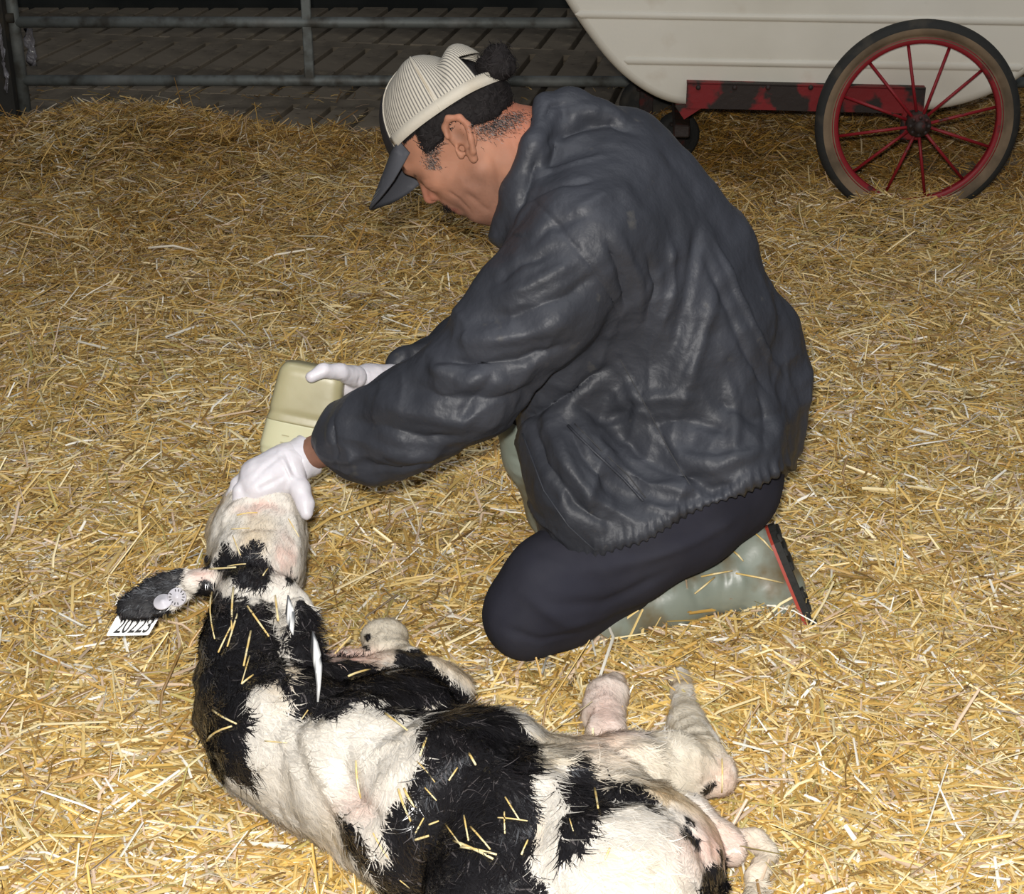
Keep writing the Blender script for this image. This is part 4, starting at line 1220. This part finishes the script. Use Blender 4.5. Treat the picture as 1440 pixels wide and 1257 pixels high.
def coat(V, jitter=0.0):
    q = topx(V) + 0
    wob = np.stack([pnoise(V, 55, 31), pnoise(V, 55, 37)], 1) * 9 + np.stack([pnoise(V, 150, 41), pnoise(V, 150, 43)], 1) * 5
    small = (q[:, 1] < 925) & (q[:, 0] > 490) | (q[:, 0] < 300)
    q = q + wob * np.where(small, .2, 1)[:, None]
    b = np.zeros(len(V), bool)
    for p in BLACK: b |= inpoly(q, p)
    # under the body the dark saddle and neck go round; legs stay pale
    cream = inpoly(q, CREAM) | ((q[:, 0] > 1046) & (q[:, 1] > 1160)) | ((q[:, 0] > 500) & (q[:, 0] < 575) & (q[:, 1] < 935))
    pink = np.exp(-((q[:, 0] - 365) / 30) ** 2 - ((q[:, 1] - 712) / 8) ** 2) * .7 + np.exp(-((q[:, 0] - 400) / 12) ** 2 - ((q[:, 1] - 785) / 28) ** 2) * .6 + np.exp(-((q[:, 0] - 500) / 30) ** 2 - ((q[:, 1] - 1125) / 22) ** 2) * .5 \
        + np.exp(-((q[:, 0] - 1005) / 50) ** 2 - ((q[:, 1] - 1190) / 40) ** 2) * .7 + np.exp(-((q[:, 0] - 850) / 40) ** 2 - ((q[:, 1] - 1000) / 60) ** 2) * .55 + np.exp(-((q[:, 0] - 490) / 50) ** 2 - ((q[:, 1] - 922) / 12) ** 2) * .8 + np.exp(-((q[:, 0] - 1020) / 30) ** 2 - ((q[:, 1] - 1100) / 30) ** 2) * .5
    pink = pink + np.exp(-((q[:, 0] - 285) / 18) ** 2 - ((q[:, 1] - 808) / 9) ** 2) * .7
    n = pnoise(V, 18, 51)[:, None]
    C = np.array([.73, .685, .61]) * (1 + .06 * n)
    C = np.where(cream[:, None], np.array([.70, .63, .51]) * (1 + .10 * n), C)
    stain = np.clip(pnoise(V, 12, 57) - .25, 0, 1)[:, None] * 1.1
    C = C * (1 - stain * np.array([.08, .25, .5]))
    pk = np.clip(pink, 0, 1)[:, None]; C = C * (1 - pk) + np.array([.72, .46, .38]) * pk
    C = np.where(b[:, None], np.array([.012, .011, .012]), C)
    return np.clip(C, 0, 1), b
C, blk = coat(V)
M_calf = mat('calf_hide', (.8, .75, .65), .5, .45, attr='tint', bump=[(140, .35, .002), (30, .3, .004)])
M_fur = mat('wet_fur', (.8, .75, .65), .24, .75, attr='tint')
me = smooth(mesh_np('body', V, F, {'tint': C}))
cbody = obj('body', me, M_calf, calf)
ctree = bvh(V, F)
N = normals(V, F)
# fur: wet clumped locks following the body towards the rump
def fur(V, N, F, count, seed):
    r = np.random.default_rng(seed)
    T = V[F]; ar = np.linalg.norm(np.cross(T[:, 2] - T[:, 0], T[:, 3] - T[:, 1]), axis=1)
    vis = (topx(T.mean(1))[:, 1] < 1330); ar = ar * vis
    # bare skin of lower legs and face keeps short hair
    f = r.choice(len(F), count, p=ar / ar.sum())
    u, v = r.random(count)[:, None], r.random(count)[:, None]
    Pp = T[f, 0] * (1 - u) * (1 - v) + T[f, 1] * u * (1 - v) + T[f, 2] * u * v + T[f, 3] * (1 - u) * v
    Nn = N[F[f, 0]]; q = topx(Pp)
    C, b = coat(Pp)
    main = np.array([.62, -.70, -.25])            # along the trunk
    flow = np.tile(main, (count, 1))
    head = (q[:, 1] < 850) & (q[:, 0] < 450); flow[head] = np.array([0, -.8, -.3])
    neck = (q[:, 1] >= 850) & (q[:, 1] < 990) & (q[:, 0] < 420); flow[neck] = np.array([.05, -.9, -.3])
    earm = q[:, 0] < 285; flow[earm & head] = np.array([-.9, -.2, -.25])
    sw = np.stack([pnoise(Pp, 11, 71), pnoise(Pp, 11, 72), pnoise(Pp, 11, 73)], 1) * .9 + np.stack([pnoise(Pp, 36, 74), pnoise(Pp, 36, 75), pnoise(Pp, 36, 76)], 1) * .45
    d = flow + sw * np.where(head, .8, 1.0)[:, None] + r.normal(0, .12, (count, 3))
    d = d - Nn * (d * Nn).sum(1, keepdims=True); d /= np.linalg.norm(d, axis=1, keepdims=True) + 1e-6
    short = head | (q[:, 0] > 940) & (q[:, 1] < 1240) | (q[:, 1] < 930) & (q[:, 0] > 450) | (q[:, 0] > 820) & (q[:, 1] < 1030) | earm
    L = r.uniform(.012, .026, count); L[short] *= .42; L[b & ~short] *= 1.1
    L[(q[:, 0] > 300) & (q[:, 0] < 390) & (q[:, 1] > 758) & (q[:, 1] < 830)] *= 2.0
    w = r.uniform(.0006, .0017, count) * np.where(short, .6, 1)
    lift = r.uniform(.05, .35, count)
    s = np.cross(d, Nn)
    n0 = 4; Vv = np.empty((count, n0 * 2, 3), np.float32)
    curl = r.normal(0, .5, count)
    for i in range(n0):
        t = i / (n0 - 1)
        c = Pp + d * (L * t)[:, None] + Nn * (L * (lift * t - .30 * lift * t * t * 1.6) + .0004)[:, None] + s * (L * curl * t * t)[:, None]
        ww = (w * (1 - .85 * t ** 1.5))[:, None]
        Vv[:, 2 * i] = c - s * ww; Vv[:, 2 * i + 1] = c + s * ww
    b0 = (np.arange(count) * n0 * 2)[:, None]
    Fq = np.concatenate([b0 + np.array([[2 * i, 2 * i + 1, 2 * i + 3, 2 * i + 2]]) for i in range(n0 - 1)])
    cc = C * r.uniform(.78, 1.12, count)[:, None]
    lite = b & (r.random(count) < .04); cc[lite] = np.array([.09, .08, .08])
    return Vv.reshape(-1, 3), Fq, np.clip(np.repeat(cc, n0 * 2, 0), 0, 1)
Vf, Ff, Cf = fur(V, N, F, 120000, 4)
obj('fur', mesh_np('fur', Vf, Ff, {'tint': Cf}), M_fur, calf, kind='stuff')
# eyes, closed and dark
M_eye = mat('dark_eye', (.01, .008, .008), .1, .8, coat=.8)
p_, n_ = shoot(ctree, 292, 788)
if p_ is not None:
    m = MB(); m.lathe([(.0001, .006), (.006, .005), (.010, .001), (.011, -.004)], p_, n_, 18); obj('eye', m.mesh('eye', True), M_eye, calf)

# --- ear tags
M_tag = mat('white_tag_plastic', (.74, .74, .72), .35, .5)
M_pin = mat('pearly_button', (.62, .60, .64), .3, .5)
M_ink = mat('black_print', (.02, .02, .02), .6, .3)
TA, TB, TC, TD = P(149, 894, z=.118), P(209, 893, z=.112), P(229, 864, z=.135), P(163, 866, z=.142)
tu = (TB - TA); tv = (TD - TA)
tl = tu.length; th = tv.length; tuh = tu.normalized(); tvh = (tv - tuh * tv.dot(tuh)).normalized(); tn = tuh.cross(tvh)
if tn.y > 0: tn = -tn
m = MB()
cor = [(0, 0), (1, 0), (1, 1.15), (0, 1.15)]
ctr = TA + tu * .5 + tv * .5
out = []
def tp(u, v): return TA + tu * u + tv * v
pts = [(.03, 0), (.97, 0), (1, .04), (1.05, 1.1), (.02, 1.1), (0, .04)]
Vt = [tp(*p) for p in pts] + [tp(*p) - tn * .0022 for p in pts]
m.add(Vt, [tuple(range(6)), tuple(range(11, 5, -1))] + [(i, i + 6, (i + 1) % 6 + 6, (i + 1) % 6) for i in range(6)])
et = obj('ear_tag', m.mesh('ear_tag'), M_tag, cbody, label='white plastic ear tag printed 20223')
fc = bpy.data.curves.new('digits', 'FONT'); fc.body = '20223'; fc.size = 1.0; fc.extrude = 0.0; fc.offset = .012
fo = bpy.data.objects.new('digits_src', fc); COL.objects.link(fo)
dg = bpy.context.evaluated_depsgraph_get(); tm = bpy.data.meshes.new_from_object(fo.evaluated_get(dg))
co = np.array([v.co[:] for v in tm.vertices]); bpy.data.objects.remove(fo)
mn, mx = co.min(0), co.max(0)
for v in tm.vertices:
    u = .12 + .80 * (v.co.x - mn[0]) / (mx[0] - mn[0]); w = .12 + .78 * (v.co.y - mn[1]) / (mx[1] - mn[1])
    v.co = tp(u + .06 * w, w) + tn * .0008
tm.name = 'digits'
tm.update()
# fourth level is not wanted: the print belongs to the calf's part list beside the tag
et2 = obj('printed_number', tm, M_ink, calf, label='black printed number 20223')
et.parent = calf; et.location = -wloc(calf)
def button(px, py, r, tilt, ring):
    h_, n_ = shoot(ctree, px, py)
    if h_ is None: h_ = P(px, py, z=.19)
    nn = (Vector((0, -.85, .5)) + tilt).normalized()
    c = h_ + n_ * .006 if n_ else h_
    m = MB(); m.lathe([(.0001, .0035), (r * .25, .0035), (r * .3, .002), (r * .93, .002), (r, .0005), (r, -.001), (.0001, -.001)], c, nn, 30)
    b = obj('ear_button', m.mesh('ear_button', True), M_pin, calf, label='round white button tag in the ear' if ring else 'oval pearly backing of the ear button')
    if ring:
        a = nn.orthogonal().normalized(); bb = nn.cross(a)
        for k in range(14):
            if k in (3, 10): continue
            an = k * 2 * math.pi / 14; q = c + (a * math.cos(an) + bb * math.sin(an)) * r * .72 + nn * .0022
            m = MB(); R3 = Matrix((a * math.cos(an) + bb * math.sin(an), -a * math.sin(an) + bb * math.cos(an), nn)).transposed()
            m.box(q, (r * .26, r * .10, .0006), R3); obj('print_mark', m.mesh('print_mark'), M_ink, b)
    return b
button(251, 842, .0145, Vector((0, 0, .1)), True)
button(229, 848, .0145, Vector((-.15, 0, 1.4)), False)
# second tag, seen edge-on below the hanging ear
def edge_tag(pts, w, name, lab):
    V = []
    for x, y, z, k in pts:
        p = P(x, y, z=z); V += [p - X_ * w * k, p + X_ * w * k, p + X_ * w * k + Vector((0, .03, .012)), p - X_ * w * k + Vector((0, .03, .012))]
    F = [(4 * i + a, 4 * i + (a + 1) % 4, 4 * i + 4 + (a + 1) % 4, 4 * i + 4 + a) for i in range(len(pts) - 1) for a in range(4)]
    F += [(3, 2, 1, 0), tuple(4 * (len(pts) - 1) + a for a in range(4))]
    me = bpy.data.meshes.new(name); me.from_pydata([tuple(v) for v in V], [], F); smooth(me)
    return obj(name, me, M_tag, calf, label=lab)
edge_tag([(437, 915, .25, .3), (442, 930, .245, .8), (446, 948, .238, 1), (448, 965, .230, 1), (447, 987, .22, .4)], .0028, 'ear_tag', 'white ear tag seen edge-on under the hanging ear')
edge_tag([(402, 862, .245, .4), (405, 874, .24, 1), (409, 885, .235, .9), (412, 893, .23, .3)], .0022, 'ear_tag', 'thin white edge of the tag in the hanging ear')

# ------------------------------------------------------------------ single stems stuck to the coat
M_stem = mat('golden_stem', (.70, .50, .18), .4, .5, mix=((.82, .70, .40), 40, .45, .6), bump=(200, .3, .001))
btree = [ctree, bvh(np.concatenate([V]), F)]
STEMS = [((302, 834), (305, 900)), ((330, 828), (328, 893)), ((334, 866), (322, 912)), ((348, 855), (378, 898)), ((352, 890), (344, 940)), ((352, 925), (342, 965)), ((310, 920), (328, 878)), ((388, 875), (386, 838)), ((295, 803), (334, 801)), ((322, 799), (346, 797)),
         ((340, 783), (328, 755)), ((335, 727), (362, 724)), ((327, 747), (352, 746)), ((368, 812), (376, 802)), ((404, 732), (418, 757)), ((342, 965), (358, 952)), ((303, 1000), (335, 1018)), ((295, 1040), (330, 1022)),
         ((374, 1043), (406, 1046)), ((541, 1006), (575, 1030)), ((503, 1070), (512, 1122)), ((588, 1073), (612, 1101)), ((563, 1110), (580, 1155)), ((572, 1110), (585, 1136)), ((596, 1108), (615, 1127)), ((585, 1180), (606, 1176)), ((585, 1170), (598, 1150)),
         ((605, 1160), (620, 1155)), ((640, 1185), (695, 1212)), ((650, 1195), (700, 1205)), ((631, 1162), (652, 1195)), ((655, 1150), (662, 1185)), ((665, 1165), (690, 1198)), ((712, 1122), (730, 1155)), ((702, 1152), (742, 1157)), ((710, 1145), (711, 1175)),
         ((838, 1112), (842, 1140)), ((802, 1155), (808, 1172)), ((735, 1206), (743, 1185)), ((632, 1100), (643, 1082)), ((563, 1235), (578, 1245)), ((528, 1170), (548, 1205)), ((1012, 1068), (1014, 1112)), ((858, 1195), (850, 1210)), ((437, 1000), (425, 1015)), ((490, 955), (520, 945)), ((600, 1040), (592, 1065)), ((660, 1060), (672, 1078))]
k = 0
jtt = [ctree]
for i, ((x0, y0), (x1, y1)) in enumerate(STEMS):
    a, na = shoot(ctree, x0, y0); b, nb = shoot(ctree, x1, y1)
    if a is None or b is None or (a - b).length > .16: continue
    a = a + na * .0045; b = b + nb * .0045; mid, nm = shoot(ctree, (x0 + x1) / 2, (y0 + y1) / 2)
    c = (a + b) / 2
    if mid is not None:
        need = (mid + nm * .004 - c).dot(nm)
        if need > 0: c = c + nm * need
    r0 = random.uniform(.0008, .0017)
    m = MB(); m.tube([a, a.lerp(c, .5) + (c - (a + b) / 2) * .25, c, b.lerp(c, .5) + (c - (a + b) / 2) * .25, b], [r0, r0 * 1.05, r0, r0 * .95, r0 * .8], 6)
    o = obj('straw_stem', m.mesh('straw_stem', True), M_stem)
    org = Vector(o.location); ctr = (a + b) / 2
    o.data.transform(Matrix.Translation(-ctr)); o.location = ctr
    cx2, cy2 = (x0 + x1) / 2, (y0 + y1) / 2
    lbl, grp = (("short golden straw stem on the calf's white and black forehead", "straw on the calf's forehead") if cy2 < 830 and cx2 < 440 else
                ("golden straw stem stuck to the calf's wet black neck", "straw on the calf's neck") if cy2 < 1000 and cx2 < 430 else
                ("pale straw stem lying on the calf's dark shoulder and white chest", "straw on the calf's shoulder") if cx2 < 545 and cy2 < 1140 else
                ("golden straw stem scattered over the calf's black saddle patch", "straw on the calf's black saddle") if cx2 < 770 else
                ("pale straw stem on the calf's white rump and hind leg", "straw on the calf's rump"))
    tag(o, lbl, 'straw', grp)
# stems lying over the kneeling boot
boot_tree = bvh(np.array([boot.matrix_local @ v.co for v in boot.data.vertices]) + np.array(man.location), np.array([p.vertices[:] for p in boot.data.polygons]))
for (x0, y0), (x1, y1) in (((812, 846), (888, 862)), ((815, 865), (838, 853)), ((985, 812), (1030, 803)), ((975, 835), (1005, 812)), ((1035, 806), (1100, 820)), ((1030, 775), (1045, 790)), ((1060, 750), (1085, 775))):
    h0, n0 = shoot(boot_tree, x0, y0); h1, n1 = shoot(boot_tree, x1, y1)
    if h0 is None and h1 is None: continue
    Y_ = (h0 or h1).y - .012
    a = (h0 + n0 * .004) if h0 is not None else P(x0, y0, Y=Y_); b = (h1 + n1 * .004) if h1 is not None else P(x1, y1, Y=Y_)
    if (a - b).length > .2: continue
    m = MB(); m.tube([a, (a + b) / 2 + Vector((0, -.006, .004)), b], [.0016, .0017, .0012], 6)
    o = obj('straw_stem', m.mesh('straw_stem', True), M_stem)
    ctr = (a + b) / 2; o.data.transform(Matrix.Translation(-ctr)); o.location = ctr
    tag(o, "loose golden straw stem lying across the kneeling person's rubber boot", 'straw', 'straw stems on the rubber boot')
